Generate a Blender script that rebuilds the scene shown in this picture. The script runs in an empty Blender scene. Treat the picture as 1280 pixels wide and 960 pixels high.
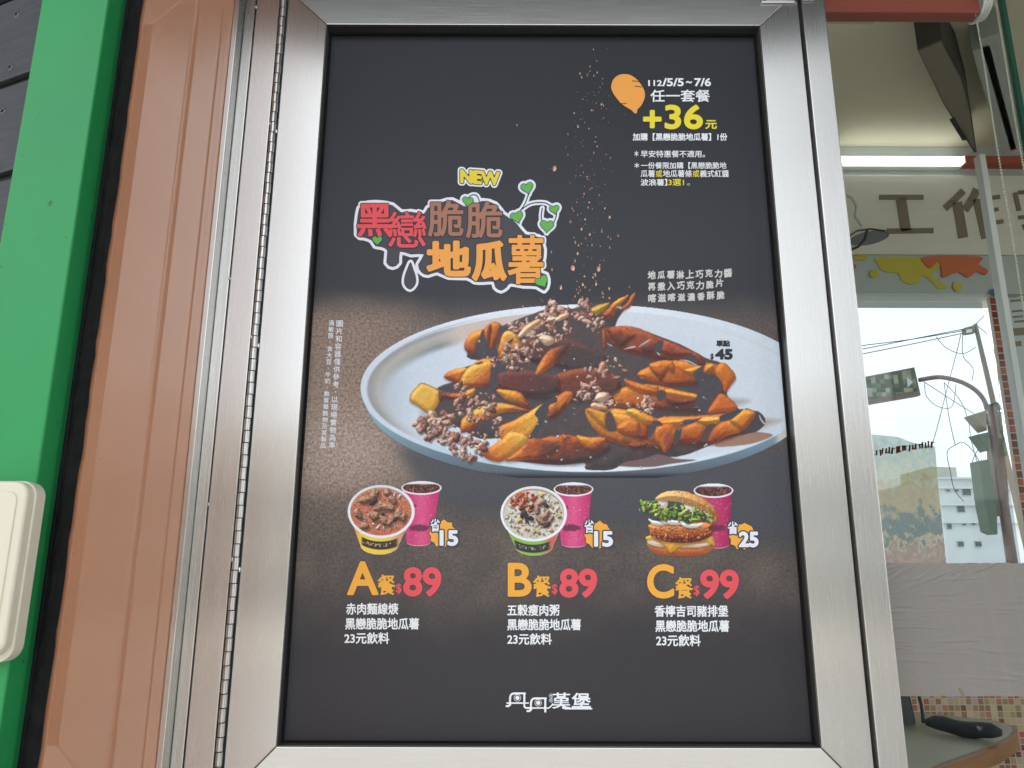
import bpy, bmesh, math, random
import numpy as np
from mathutils import Matrix, Vector
R = math.radians
random.seed(7)
scene = bpy.context.scene
col = scene.collection

# ------------------------------------------------------------------ camera
PITCH, ROLL, FPX = R(13.7), R(0.17), 960.0
CAM = Vector((0.0, 0.0, 1.5))
cam_rot = Matrix.Rotation(math.pi/2 + PITCH, 3, 'X') @ Matrix.Rotation(ROLL, 3, 'Z')
cd = bpy.data.cameras.new('camera')
cd.sensor_width = 36.0; cd.lens = 36.0 * FPX / 1280.0
cd.clip_start = 0.02; cd.clip_end = 2000
cam = bpy.data.objects.new('camera', cd); col.objects.link(cam)
cam.matrix_world = Matrix.Translation(CAM) @ cam_rot.to_4x4()
scene.camera = cam
# ------------------------------------------------------------------ world: overcast sky
SUN_EL, SUN_AZ = R(62), R(350)          # high veiled sun over the shop roof: the door is in open shade, the street is lit
w = bpy.data.worlds.new('World'); scene.world = w; w.use_nodes = True
nt = w.node_tree; nt.nodes.clear()
out = nt.nodes.new('ShaderNodeOutputWorld'); bg = nt.nodes.new('ShaderNodeBackground')
sky = nt.nodes.new('ShaderNodeTexSky'); sky.sky_type = 'NISHITA'; sky.sun_disc = False
sky.sun_elevation = SUN_EL; sky.sun_rotation = SUN_AZ; sky.dust_density = 4.0; sky.air_density = 1.0
tc = nt.nodes.new('ShaderNodeTexCoord'); cn = nt.nodes.new('ShaderNodeTexNoise')
cn.inputs['Scale'].default_value = 2.2; cn.inputs['Detail'].default_value = 5
cr = nt.nodes.new('ShaderNodeValToRGB')
cr.color_ramp.elements[0].position = 0.3; cr.color_ramp.elements[0].color = (6.0, 6.5, 7.0, 1)
cr.color_ramp.elements[1].position = 0.75; cr.color_ramp.elements[1].color = (8.2, 8.5, 8.8, 1)
mx = nt.nodes.new('ShaderNodeMix'); mx.data_type = 'RGBA'; mx.inputs[0].default_value = 0.86
L = nt.links.new
L(tc.outputs['Generated'], cn.inputs['Vector']); L(cn.outputs[0], cr.inputs[0])
L(sky.outputs[0], mx.inputs[6]); L(cr.outputs[0], mx.inputs[7]); L(mx.outputs[2], bg.inputs[0])
bg.inputs[1].default_value = 0.15; L(bg.outputs[0], out.inputs[0])
# ------------------------------------------------------------------ sun through cloud
sd = bpy.data.lights.new('sun', 'SUN'); sd.energy = 1.5; sd.angle = R(14); sd.color = (1.0, 0.975, 0.94)
sun = bpy.data.objects.new('sun', sd); col.objects.link(sun)
sdir = Vector((math.sin(SUN_AZ)*math.cos(SUN_EL), math.cos(SUN_AZ)*math.cos(SUN_EL), math.sin(SUN_EL)))
sun.rotation_euler = sdir.to_track_quat('Z', 'Y').to_euler(); sun.location = (0, -4, 6)
vs = scene.view_settings
vs.view_transform = 'Standard'; vs.look = 'None'; vs.gamma = 1.0; vs.use_curve_mapping = False
vs.exposure = 1.12
scene.cycles.use_denoising = True
scene.cycles.max_bounces = 10; scene.cycles.transparent_max_bounces = 16

# ------------------------------------------------------------------ helpers
cr3 = np.array(cam_rot)
def at(px, py, Y):
    """photo measurement -> the point of the vertical plane y=Y that it shows"""
    d = cr3 @ np.array([(px-640)/FPX, -(py-480)/FPX, -1.0])
    t = Y / d[1]
    return Vector((d[0]*t, Y, d[2]*t + CAM.z))
def at_z(px, py, z):
    d = cr3 @ np.array([(px-640)/FPX, -(py-480)/FPX, -1.0])
    t = (z - CAM.z) / d[2]
    return Vector((d[0]*t, d[1]*t, z))
def at_np(P, Y):
    d = np.stack([(P[:, 0]-640)/FPX, -(P[:, 1]-480)/FPX, -np.ones(len(P))], 1) @ cr3.T
    t = Y / d[:, 1]
    return np.stack([d[:, 0]*t, np.full(len(P), 0.0)+Y, d[:, 2]*t + CAM.z], 1)
def lin(c):
    c = np.asarray(c, dtype=float)/255.0
    return np.where(c <= 0.04045, c/12.92, ((c+0.055)/1.055)**2.4)
def L3(r, g, b): return tuple(float(v) for v in lin((r, g, b)))

def tag(o, label=None, cat=None, group=None, kind=None):
    if label: o['label'] = label
    if cat: o['category'] = cat
    if group: o['group'] = group
    if kind: o['kind'] = kind
    return o
def empty(name, loc=(0, 0, 0)):
    o = bpy.data.objects.new(name, None); o.location = loc; o.empty_display_size = 0.05
    col.objects.link(o); return o
def link(name, me, mat, parent=None, smooth=False):
    o = bpy.data.objects.new(name, me)
    if mat is not None and not me.materials: me.materials.append(mat)
    col.objects.link(o)
    if smooth:
        for p in me.polygons: p.use_smooth = True
    if parent is not None:
        o.parent = parent
        o.matrix_parent_inverse = Matrix.Translation(-Vector(parent.location)) if parent.parent is None else Matrix.Identity(4)
    return o
def sub(o, part):
    """parent o (built in world space) to a part that sits in world space with identity local matrix"""
    o.parent = part; o.matrix_parent_inverse = part.matrix_world_inv if hasattr(part, 'matrix_world_inv') else Matrix.Identity(4)
    return o
def bm_mesh(bm, name='mesh'):
    me = bpy.data.meshes.new(name); bm.normal_update(); bm.to_mesh(me); bm.free(); return me
def bm_box(bm, lo, hi, bevel=0.0, seg=2):
    vs_ = [bm.verts.new((x, y, z)) for z in (lo[2], hi[2]) for y in (lo[1], hi[1]) for x in (lo[0], hi[0])]
    fs = [(0, 2, 3, 1), (4, 5, 7, 6), (0, 1, 5, 4), (2, 6, 7, 3), (0, 4, 6, 2), (1, 3, 7, 5)]
    F = [bm.faces.new([vs_[i] for i in f]) for f in fs]
    if bevel > 0:
        es = list({e for f in F for e in f.edges})
        bmesh.ops.bevel(bm, geom=es, offset=bevel, segments=seg, affect='EDGES', profile=0.6)
def box(name, lo, hi, mat, parent=None, bevel=0.0, seg=2):
    bm = bmesh.new(); bm_box(bm, lo, hi, bevel, seg)
    return link(name, bm_mesh(bm), mat, parent)
def prism(name, pts, d, mat, parent=None, bevel=0.0):
    """polygon of 3-D points extruded along vector d"""
    bm = bmesh.new(); a = [bm.verts.new(p) for p in pts]; b = [bm.verts.new(Vector(p)+Vector(d)) for p in pts]
    n = len(a); bm.faces.new(a); bm.faces.new(b[::-1])
    for i in range(n): bm.faces.new((a[i], b[i], b[(i+1) % n], a[(i+1) % n]))
    bmesh.ops.recalc_face_normals(bm, faces=bm.faces)
    if bevel: bmesh.ops.bevel(bm, geom=bm.edges[:], offset=bevel, segments=2, affect='EDGES', profile=0.6)
    return link(name, bm_mesh(bm), mat, parent)
def bm_tube(bm, pts, r, n=8):
    pts = [Vector(p) for p in pts]; rings = []
    rr = r if isinstance(r, (list, tuple)) else [r]*len(pts)
    for i, p in enumerate(pts):
        t = (pts[min(i+1, len(pts)-1)] - pts[max(i-1, 0)]).normalized()
        u = t.cross(Vector((0, 0, 1)))
        if u.length < 1e-4: u = t.cross(Vector((1, 0, 0)))
        u.normalize(); v = t.cross(u)
        rings.append([bm.verts.new(p + (u*math.cos(a)+v*math.sin(a))*rr[i]) for a in [2*math.pi*k/n for k in range(n)]])
    for A, B in zip(rings, rings[1:]):
        for k in range(n): bm.faces.new((A[k], A[(k+1) % n], B[(k+1) % n], B[k]))
    bm.faces.new(rings[0][::-1]); bm.faces.new(rings[-1])
def tube(name, pts, r, mat, parent=None, n=8):
    bm = bmesh.new(); bm_tube(bm, pts, r, n); bmesh.ops.recalc_face_normals(bm, faces=bm.faces)
    return link(name, bm_mesh(bm), mat, parent, smooth=True)
def smooth_pts(P, n=6, closed=True):
    P = [np.array(p, float) for p in P]; N = len(P); o = []
    rng = range(N) if closed else range(N-1)
    for i in rng:
        if closed: p0, p1, p2, p3 = P[i-1], P[i], P[(i+1) % N], P[(i+2) % N]
        else: p0, p1, p2, p3 = P[max(i-1, 0)], P[i], P[i+1], P[min(i+2, N-1)]
        for k in range(n):
            t = k/n
            o.append(0.5*((2*p1)+(-p0+p2)*t+(2*p0-5*p1+4*p2-p3)*t*t+(-p0+3*p1-3*p2+p3)*t**3))
    if not closed: o.append(P[-1])
    return o

# ------------------------------------------------------------------ materials
def principled(name, base=(0.5, 0.5, 0.5), rough=0.5, metal=0.0, **kw):
    m = bpy.data.materials.new(name); m.use_nodes = True
    b = m.node_tree.nodes['Principled BSDF']
    b.inputs['Base Color'].default_value = (*base, 1); b.inputs['Roughness'].default_value = rough
    b.inputs['Metallic'].default_value = metal
    for k, v in kw.items(): b.inputs[k.replace('_', ' ')].default_value = v
    return m
def nodes(m): return m.node_tree.nodes, m.node_tree.links.new, m.node_tree.nodes['Principled BSDF']
def noise_tint(m, scale, amt, stretch=(1, 1, 1), detail=4, rough_amt=0.0, bump=0.0, bump_dist=0.001):
    """vary base colour (and roughness, bump) by object-space noise"""
    N, K, b = nodes(m)
    tc = N.new('ShaderNodeTexCoord'); mp = N.new('ShaderNodeMapping'); mp.inputs['Scale'].default_value = stretch
    nz = N.new('ShaderNodeTexNoise'); nz.inputs['Scale'].default_value = scale; nz.inputs['Detail'].default_value = detail
    K(tc.outputs['Object'], mp.inputs[0]); K(mp.outputs[0], nz.inputs['Vector'])
    hs = N.new('ShaderNodeHueSaturation')
    mr = N.new('ShaderNodeMapRange'); mr.inputs[1].default_value = 0.25; mr.inputs[2].default_value = 0.75
    mr.inputs[3].default_value = 1-amt; mr.inputs[4].default_value = 1+amt
    K(nz.outputs[0], mr.inputs[0]); K(mr.outputs[0], hs.inputs['Value'])
    lk = b.inputs['Base Color'].links
    if lk: K(lk[0].from_socket, hs.inputs['Color'])
    else: hs.inputs['Color'].default_value = b.inputs['Base Color'].default_value
    K(hs.outputs[0], b.inputs['Base Color'])
    if rough_amt:
        r2 = N.new('ShaderNodeMapRange'); r2.inputs[1].default_value = 0.3; r2.inputs[2].default_value = 0.7
        r = b.inputs['Roughness'].default_value
        r2.inputs[3].default_value = max(r-rough_amt, 0.02); r2.inputs[4].default_value = r+rough_amt
        K(nz.outputs[0], r2.inputs[0]); K(r2.outputs[0], b.inputs['Roughness'])
    if bump:
        bp = N.new('ShaderNodeBump'); bp.inputs['Strength'].default_value = bump; bp.inputs['Distance'].default_value = bump_dist
        K(nz.outputs[0], bp.inputs['Height']); K(bp.outputs[0], b.inputs['Normal'])
    return m
def specks(m, color, scale=60, thr=0.78, stretch=(1, 1, 1)):
    """small stains and dirt specks with a shape of their own"""
    N, K, b = nodes(m)
    tc = N.new('ShaderNodeTexCoord'); mp = N.new('ShaderNodeMapping'); mp.inputs['Scale'].default_value = stretch
    nz = N.new('ShaderNodeTexNoise'); nz.inputs['Scale'].default_value = scale; nz.inputs['Detail'].default_value = 3
    K(tc.outputs['Object'], mp.inputs[0]); K(mp.outputs[0], nz.inputs['Vector'])
    rp = N.new('ShaderNodeMapRange'); rp.inputs[1].default_value = thr; rp.inputs[2].default_value = thr+0.05
    K(nz.outputs[0], rp.inputs[0])
    mx = N.new('ShaderNodeMix'); mx.data_type = 'RGBA'; mx.inputs[7].default_value = (*color, 1)
    lk = b.inputs['Base Color'].links
    if lk: K(lk[0].from_socket, mx.inputs[6])
    else: mx.inputs[6].default_value = b.inputs['Base Color'].default_value
    K(rp.outputs[0], mx.inputs[0]); K(mx.outputs[2], b.inputs['Base Color'])
    return m
def steel(name, base=(0.61, 0.595, 0.565), rough=0.26, horizontal=False):
    m = principled(name, base, 0.17 if horizontal else rough, 1.0, Anisotropic=0.3 if horizontal else 1.0)
    N, K, b = nodes(m)
    st = (2, 160, 160) if horizontal else (160, 160, 2)
    noise_tint(m, 6, 0.05, st, 6, 0.02)
    tg = N.new('ShaderNodeTangent'); tg.direction_type = 'RADIAL'; tg.axis = 'Z'
    K(tg.outputs[0], b.inputs['Tangent'])
    b.inputs['Anisotropic Rotation'].default_value = 0.25 if horizontal else 0.0
    specks(m, (0.40, 0.37, 0.33), 70, 0.79)
    return m
M = {}
M['steel'] = steel('brushed_steel_vertical')
M['steel_h'] = steel('brushed_steel_horizontal', horizontal=True)
M['steel_edge'] = principled('polished_steel', (0.75, 0.75, 0.74), 0.22, 1.0)
M['knuckle'] = noise_tint(principled('hinge_steel', (0.55, 0.54, 0.52), 0.3, 1.0), 40, 0.15)
M['seam'] = principled('dark_seam', (0.015, 0.015, 0.016), 0.7)
M['recess'] = principled('recess_lip', (0.16, 0.155, 0.15), 0.38, 0.7)
M['brown'] = specks(noise_tint(principled('brown_gloss_paint', (0.70, 0.325, 0.18), 0.4, 0.0, Coat_Weight=1.0, Coat_Roughness=0.008, Coat_IOR=1.5, Specular_IOR_Level=0.1),
                    3, 0.05, (1, 1, 4)), (0.30, 0.14, 0.07), 60, 0.745)
M['green'] = specks(noise_tint(principled('green_paint', (0.026, 0.30, 0.088), 0.34, Specular_IOR_Level=0.35), 5, 0.16, (1, 1, 0.6), rough_amt=0.08, bump=0.1), (0.02, 0.13, 0.05), 60, 0.70)
M['rubber'] = noise_tint(principled('black_rubber', (0.008, 0.008, 0.008), 0.85, Specular_IOR_Level=0.2), 60, 0.5, bump=0.5, bump_dist=0.002)
M['plank'] = noise_tint(principled('charcoal_wood', (0.042, 0.042, 0.048), 0.6), 8, 0.25, (2, 2, 30), bump=0.3, bump_dist=0.001)
M['screw'] = principled('dull_screw', (0.2, 0.2, 0.21), 0.4, 0.9)
M['cream'] = specks(noise_tint(principled('cream_plastic', (0.74, 0.68, 0.54), 0.35), 8, 0.04), (0.3, 0.24, 0.16), 22, 0.77)
M['red'] = noise_tint(principled('red_header', (0.36, 0.075, 0.05), 0.5), 12, 0.1, (1, 8, 30))
M['white_plastic'] = principled('white_plastic', (0.75, 0.74, 0.70), 0.35)
M['bead'] = principled('bead_plastic', (0.72, 0.68, 0.55), 0.3)

# ------------------------------------------------------------------ setting: ground
def sheet(name, x0, x1, y0, y1, z, mat):
    me = bpy.data.meshes.new(name); me.from_pydata([(x0, y0, z), (x1, y0, z), (x1, y1, z), (x0, y1, z)], [], [(0, 1, 2, 3)])
    return link(name, me, mat)
M['asphalt'] = noise_tint(principled('concrete_road', (0.38, 0.37, 0.35), 0.85), 3, 0.15)
M['paving'] = noise_tint(principled('paving', (0.46, 0.44, 0.41), 0.7), 5, 0.15)
tag(sheet('ground', -600, 600, -600, 600, -0.13, M['asphalt']), kind='structure')
bm = bmesh.new(); bm_box(bm, (-14, -3.2, -0.12), (14, 3.02, 0.0), 0.02)
tag(link('pavement', bm_mesh(bm), M['paving']), kind='structure')
# canopy over the shop front (its underside darkens the top of the steel)
M['canopy'] = noise_tint(principled('canopy_paint', (0.10, 0.105, 0.11), 0.6), 3, 0.1)
tag(box('canopy', (-7, -0.86, 3.62), (7, 1.15, 3.85), M['canopy']), kind='structure')

# ------------------------------------------------------------------ steel cabinet: fixed frame
YD = 1.0                                    # front face of the hinged door
ZB, ZT = 1.16, 2.46
def xs(px, py=0, Y=YD): return at(px, py, Y).x
x_wall = xs(302.5); x_trim = x_wall+0.0085; x_gap = xs(322.5); x_hl = xs(352); x_hr = xs(360)
x_il = xs(408, 30); x_ir = xs(950, 31); x_dr = xs(997); x_fr = xs(1000.5); x_out = xs(1029)
z_it = at(640, 31, YD).z; z_ib = at(640, 934, YD).z
st_w = x_il - x_hr
frame = tag(empty('steel_cabinet_frame', (x_trim, YD, ZB)), 'fixed brushed steel frame strips with piano hinge beside the poster door', 'frame')
box('edge_trim', (x_wall+0.0003, YD-0.027, ZB), (x_trim-0.0004, YD+0.03, ZT), M['steel'], frame, 0.0012)
box('frame_strip', (x_trim+0.0002, YD-0.006, ZB), (x_gap-0.0009, YD+0.03, ZT), M['steel'], frame, 0.0012)
box('frame_strip', (x_gap+0.0009, YD-0.006, ZB), (x_hl-0.0006, YD+0.03, ZT), M['steel'], frame, 0.0012)
box('frame_strip', (x_fr, YD-0.004, ZB), (x_out, YD+0.05, ZT), M['steel'], frame, 0.0014)
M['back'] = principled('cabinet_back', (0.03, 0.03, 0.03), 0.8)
box('cabinet_back', (x_wall+0.0003, YD+0.0315, ZB), (x_fr+0.01, YD+0.12, ZT), M['back'], frame)
for zz, sx in ((at(322, 12, YD).z, 0), (at(292, 350, YD).z, 0), (at(266, 631, YD).z, 0)):   # weld spots on the seam
    bm = bmesh.new(); bmesh.ops.create_icosphere(bm, subdivisions=2, radius=0.0022)
    bmesh.ops.scale(bm, verts=bm.verts, vec=(0.9, 0.8, 1.5))
    bmesh.ops.translate(bm, verts=bm.verts, vec=(x_gap, YD-0.006, zz)); link('weld_spot', bm_mesh(bm), M['knuckle'], frame, True)
# hinge: pin plate with single knuckles
hx = (x_hl + x_hr)/2; hr = (x_hr - x_hl)/2*0.86
hinge = box('piano_hinge', (x_hl-0.0004, YD-0.001, ZB), (x_hr+0.0004, YD+0.02, ZT), M['seam'], frame)
bm = bmesh.new(); pitch = 0.0162
bmesh.ops.create_cone(bm, cap_ends=True, segments=14, radius1=hr, radius2=hr, depth=pitch-0.0012)
for e in bm.edges:
    if abs(e.verts[0].co.z-e.verts[1].co.z) < 1e-6: e.smooth = False
kme = bm_mesh(bm, 'knuckle'); kme.materials.append(M['knuckle'])
for p in kme.polygons: p.use_smooth = True
nk = int((ZT-ZB)/pitch)
for i in range(nk):
    k = bpy.data.objects.new('knuckle', kme); col.objects.link(k); k.parent = hinge
    k.matrix_parent_inverse = Matrix.Translation(-Vector(frame.location)).inverted() @ Matrix.Translation(-Vector(frame.location))
    k.location = (hx + (0.0003 if i % 2 else -0.0002), YD-0.0045, ZB + pitch*(i+0.5))
for px_, py_ in ((346, 160), (321, 427), (297, 706)):      # bright weld blobs on the hinge leaf
    for dx in (-0.0052, 0.0050):
        bm = bmesh.new(); bmesh.ops.create_icosphere(bm, subdivisions=2, radius=0.0022)
        bmesh.ops.scale(bm, verts=bm.verts, vec=(0.7, 0.7, 1.9))
        bmesh.ops.translate(bm, verts=bm.verts, vec=(hx+dx, YD-0.002, at(px_, py_, YD).z - dx*1.2))
        link('weld_spot', bm_mesh(bm), M['steel_edge'], frame, True)

# ------------------------------------------------------------------ steel cabinet: hinged door with mitred frame
door = tag(empty('poster_cabinet_door', (x_hr, YD, ZB)), 'hinged brushed steel door frame with mitred corners round the black poster', 'door frame')
xo0, xo1 = x_hr+0.0004, x_dr-0.0002; zo0, zo1 = z_ib-st_w, z_it+st_w
g = 0.00035
def mitre(name, pts, mat):
    bm = bmesh.new(); F = [bm.verts.new((p[0], YD, p[1])) for p in pts]; B = [bm.verts.new((p[0], YD+0.03, p[1])) for p in pts]
    bm.faces.new(F); bm.faces.new(B[::-1])
    for i in range(4): bm.faces.new((F[i], B[i], B[(i+1) % 4], F[(i+1) % 4]))
    bmesh.ops.recalc_face_normals(bm, faces=bm.faces)
    bmesh.ops.bevel(bm, geom=[e for e in bm.edges if e.verts[0].co.y < YD+0.001 and e.verts[1].co.y < YD+0.001], offset=0.0011, segments=3, affect='EDGES', profile=0.5)
    return link(name, bm_mesh(bm), mat, door)
mitre('stile', [(xo0, zo0+g), (x_il, z_ib+g), (x_il, z_it-g), (xo0, zo1-g)], M['steel'])
mitre('stile', [(x_ir, z_ib+g), (xo1, zo0+g), (xo1, zo1-g), (x_ir, z_it-g)], M['steel'])
mitre('rail', [(xo0+g, zo1), (x_il+g, z_it), (x_ir-g, z_it), (xo1-g, zo1)], M['steel_h'])
mitre('rail', [(xo0+g, zo0), (xo1-g, zo0), (x_ir-g, z_ib), (x_il+g, z_ib)], M['steel_h'])
# recess lips and rubber bead that hold the poster
YP = YD + 0.022
lw = 0.0016
box('recess_lip', (x_il-0.0028, YD+0.0035, z_ib-0.002), (x_il+lw-0.0012, YP+0.006, z_it+0.002), M['recess'], door)
box('recess_lip', (x_ir-lw+0.0012, YD+0.0035, z_ib-0.002), (x_ir+0.0028, YP+0.006, z_it+0.002), M['recess'], door)
box('recess_lip', (x_il+0.001, YD+0.0037, z_it-lw+0.0012), (x_ir-0.001, YP+0.006, z_it+0.003), M['back'], door)  # top lip near black: shadow under the rail put into its colour
box('recess_lip', (x_il+0.001, YD+0.0037, z_ib-0.003), (x_ir-0.001, YP+0.006, z_ib+lw-0.0012), M['recess'], door)
for (a, b_) in (((x_il+0.0005, z_ib), (x_il+0.0034, z_it)), ((x_ir-0.0034, z_ib), (x_ir-0.0005, z_it))):
    box('gasket', (a[0], YP-0.0035, a[1]), (b_[0], YP+0.004, b_[1]), M['rubber'], door, 0.0006)
box('gasket', (x_il+0.0035, YP-0.0035, z_it-0.0036), (x_ir-0.0035, YP+0.004, z_it-0.0006), M['rubber'], door, 0.0006)
box('gasket', (x_il+0.0035, YP-0.0025, z_ib+0.0005), (x_ir-0.0035, YP+0.004, z_ib+0.0025), M['rubber'], door, 0.0006)
# latch across the gap at the top right
latch = tag(empty('door_latch', (x_dr, YD, z_it+0.03)), 'small steel latch plates across the gap above the door corner', 'latch')
def zpx(py): return at(985, py, YD).z
box('latch_plate', (xs(951, 2), YD-0.0035, zpx(5)), (xs(993, 2), YD-0.0006, zpx(-45)), M['steel_edge'], latch, 0.0012)
box('latch_plate', (xs(1001.5, 2), YD-0.0072, zpx(4)), (xs(1015, 2), YD-0.0046, zpx(-45)), M['steel_edge'], latch, 0.0012)
tube('latch_bolt', [(xs(958, 2), YD-0.0085, zpx(-4)), (xs(1012, 2), YD-0.0105, zpx(-4))], 0.0034, M['knuckle'], latch, 12)
for px_ in (955, 1008):
    bm = bmesh.new(); bmesh.ops.create_cone(bm, cap_ends=True, segments=12, radius1=0.0026, radius2=0.0018, depth=0.0016)
    bmesh.ops.rotate(bm, verts=bm.verts, matrix=Matrix.Rotation(math.pi/2, 3, 'X'))
    bmesh.ops.translate(bm, verts=bm.verts, vec=(xs(px_, 2), YD-0.0085 if px_ > 1000 else YD-0.0042, zpx(2)))
    link('screw', bm_mesh(bm), M['screw'], latch)

# ------------------------------------------------------------------ poster sheet
KE, VEIL = 0.86, 0.036        # print colour = (seen colour - sheen of the film) / light on the door
def ink(c, noneg=0.003):
    return np.maximum((lin(c) - VEIL)/KE, noneg)
def inkmat(name, c, rough=0.5, grain=0.06):
    m = principled('ink_'+name, tuple(ink(c)), rough)
    return noise_tint(m, 900, grain, detail=1)
def vcol_mesh(name, V, F, C, mat, parent):
    me = bpy.data.meshes.new(name)
    me.vertices.add(len(V)); me.vertices.foreach_set('co', np.ascontiguousarray(V, dtype=np.float32).ravel())
    me.loops.add(F.size); me.loops.foreach_set('vertex_index', np.ascontiguousarray(F, dtype=np.int32).ravel())
    me.polygons.add(len(F)); me.polygons.foreach_set('loop_start', np.arange(0, F.size, 4, dtype=np.int32))
    me.update(calc_edges=True); me.validate()
    a = me.color_attributes.new('print', 'FLOAT_COLOR', 'POINT')
    a.data.foreach_set('color', np.ascontiguousarray(C, dtype=np.float32).ravel())
    return link(name, me, mat, parent)
def printmat(name, gscale=270, rough=0.5):
    m = principled(name, (0.5, 0.5, 0.5), rough); N, K, b = nodes(m)
    at_ = N.new('ShaderNodeAttribute'); at_.attribute_name = 'print'
    tc = N.new('ShaderNodeTexCoord'); nz = N.new('ShaderNodeTexNoise'); nz.inputs['Scale'].default_value = gscale
    nz.inputs['Detail'].default_value = 3; nz.inputs['Roughness'].default_value = 0.7
    K(tc.outputs['Object'], nz.inputs['Vector'])
    s = N.new('ShaderNodeMath'); s.operation = 'SUBTRACT'; s.inputs[1].default_value = 0.5; K(nz.outputs[0], s.inputs[0])
    p = N.new('ShaderNodeMath'); p.operation = 'MULTIPLY'; K(s.outputs[0], p.inputs[0]); K(at_.outputs['Alpha'], p.inputs[1])
    e = N.new('ShaderNodeMath'); e.operation = 'MULTIPLY_ADD'; e.inputs[1].default_value = 9.0; e.inputs[2].default_value = 1.0; K(p.outputs[0], e.inputs[0])
    hs = N.new('ShaderNodeHueSaturation'); K(e.outputs[0], hs.inputs['Value']); K(at_.outputs['Color'], hs.inputs['Color'])
    K(hs.outputs[0], b.inputs['Base Color'])
    n2 = N.new('ShaderNodeTexNoise'); n2.inputs['Scale'].default_value = 1100; n2.inputs['Detail'].default_value = 1
    K(tc.outputs['Object'], n2.inputs['Vector'])
    bp = N.new('ShaderNodeBump'); bp.inputs['Strength'].default_value = 0.35; bp.inputs['Distance'].default_value = 0.0006
    K(n2.outputs[0], bp.inputs['Height']); K(bp.outputs[0], b.inputs['Normal'])
    return m
M['sheet'] = printmat('poster_film'); M['picture'] = printmat('printed_picture')
def sm(x, a, b):
    t = np.clip((x-a)/(b-a), 0, 1); return t*t*(3-2*t)
def mixc(A, B, t): return A*(1-t[..., None]) + np.asarray(B, float)*t[..., None]
_nc = {}
def vnoise(X, Y, freq, seed=0, octaves=1):
    o = np.zeros_like(X); amp = 1.0; tot = 0
    for k in range(octaves):
        key = (seed+k*17)
        if key not in _nc: _nc[key] = np.random.RandomState(key+3).rand(128, 128)
        T = _nc[key]; u = X*freq; v = Y*freq
        i = np.floor(u).astype(int); j = np.floor(v).astype(int); fu = u-i; fv = v-j
        fu = fu*fu*(3-2*fu); fv = fv*fv*(3-2*fv); i &= 127; j &= 127; i1 = (i+1) & 127; j1 = (j+1) & 127
        o += amp*((T[j, i]*(1-fu)+T[j, i1]*fu)*(1-fv)+(T[j1, i]*(1-fu)+T[j1, i1]*fu)*fv)
        tot += amp; amp *= 0.55; freq *= 2.03
    return o/tot
poster = empty('poster', (0, YP, 1.9))
tag(poster, 'black food advertisement poster inside the brushed steel door', 'poster')
gx = np.arange(330, 1046, 4.0); gy = np.arange(20, 950, 4.0)
GX, GY = np.meshgrid(gx, gy)
C = np.zeros(GX.shape+(3,)); C[:] = (61, 62, 66)
C = mixc(C, (67, 68, 72), sm(GY, 120, 330)); C = mixc(C, (70, 68, 70), sm(GY, 600, 800))
C = mixc(C, (67, 65, 68), sm(GY, 850, 930))
n1 = vnoise(GX, GY, 1/70, 5, 3)
stone = sm(GY+n1*26, 372, 425)*(1-sm(GY+n1*60, 720, 850))
leftw = 1-sm(GX+n1*60, 440, 1000)
C = mixc(C, (104, 94, 90), stone*0.9*(1-sm(GY, 560, 640)))
C = mixc(C, (146, 127, 114), stone*(1-sm(GX, 430, 620))*(1-sm(GY, 590, 690))*0.95)
C = mixc(C, (172, 156, 145), stone*np.exp(-((GX-430)/75)**2-((GY-560)/55)**2)*0.8)
shadow = sm(GX-(508+(GY-580)*0.72), -14, 16)*sm(GY, 545, 575)*(1-sm(GY-(GX-560)*0.10, 612, 668))
C = mixc(C, (86, 87, 92), shadow*0.9)
C = mixc(C, (112, 101, 94), stone*sm(GY, 600, 645)*(1-shadow)*(0.45+0.6*vnoise(GX, GY, 1/34, 15, 3)))
gr = 0.045 + stone*(0.17+0.10*(1-sm(GX, 430, 600))*(1-sm(GY, 600, 700)))*(1-shadow*0.85)
gr *= 0.8+0.5*vnoise(GX, GY, 1/30, 9, 2)
V = at_np(np.stack([GX.ravel(), GY.ravel()], 1), YP); V[:, 0] = np.clip(V[:, 0], x_il-0.003, x_ir+0.003)
H_, W_ = GX.shape; idx = np.arange(H_*W_).reshape(H_, W_)
F = np.stack([idx[:-1, :-1], idx[1:, :-1], idx[1:, 1:], idx[:-1, 1:]], -1).reshape(-1, 4)
vcol_mesh('printed_sheet', V, F, np.concatenate([ink(C).reshape(-1, 3), gr.reshape(-1, 1)], 1), M['sheet'], poster)

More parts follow.
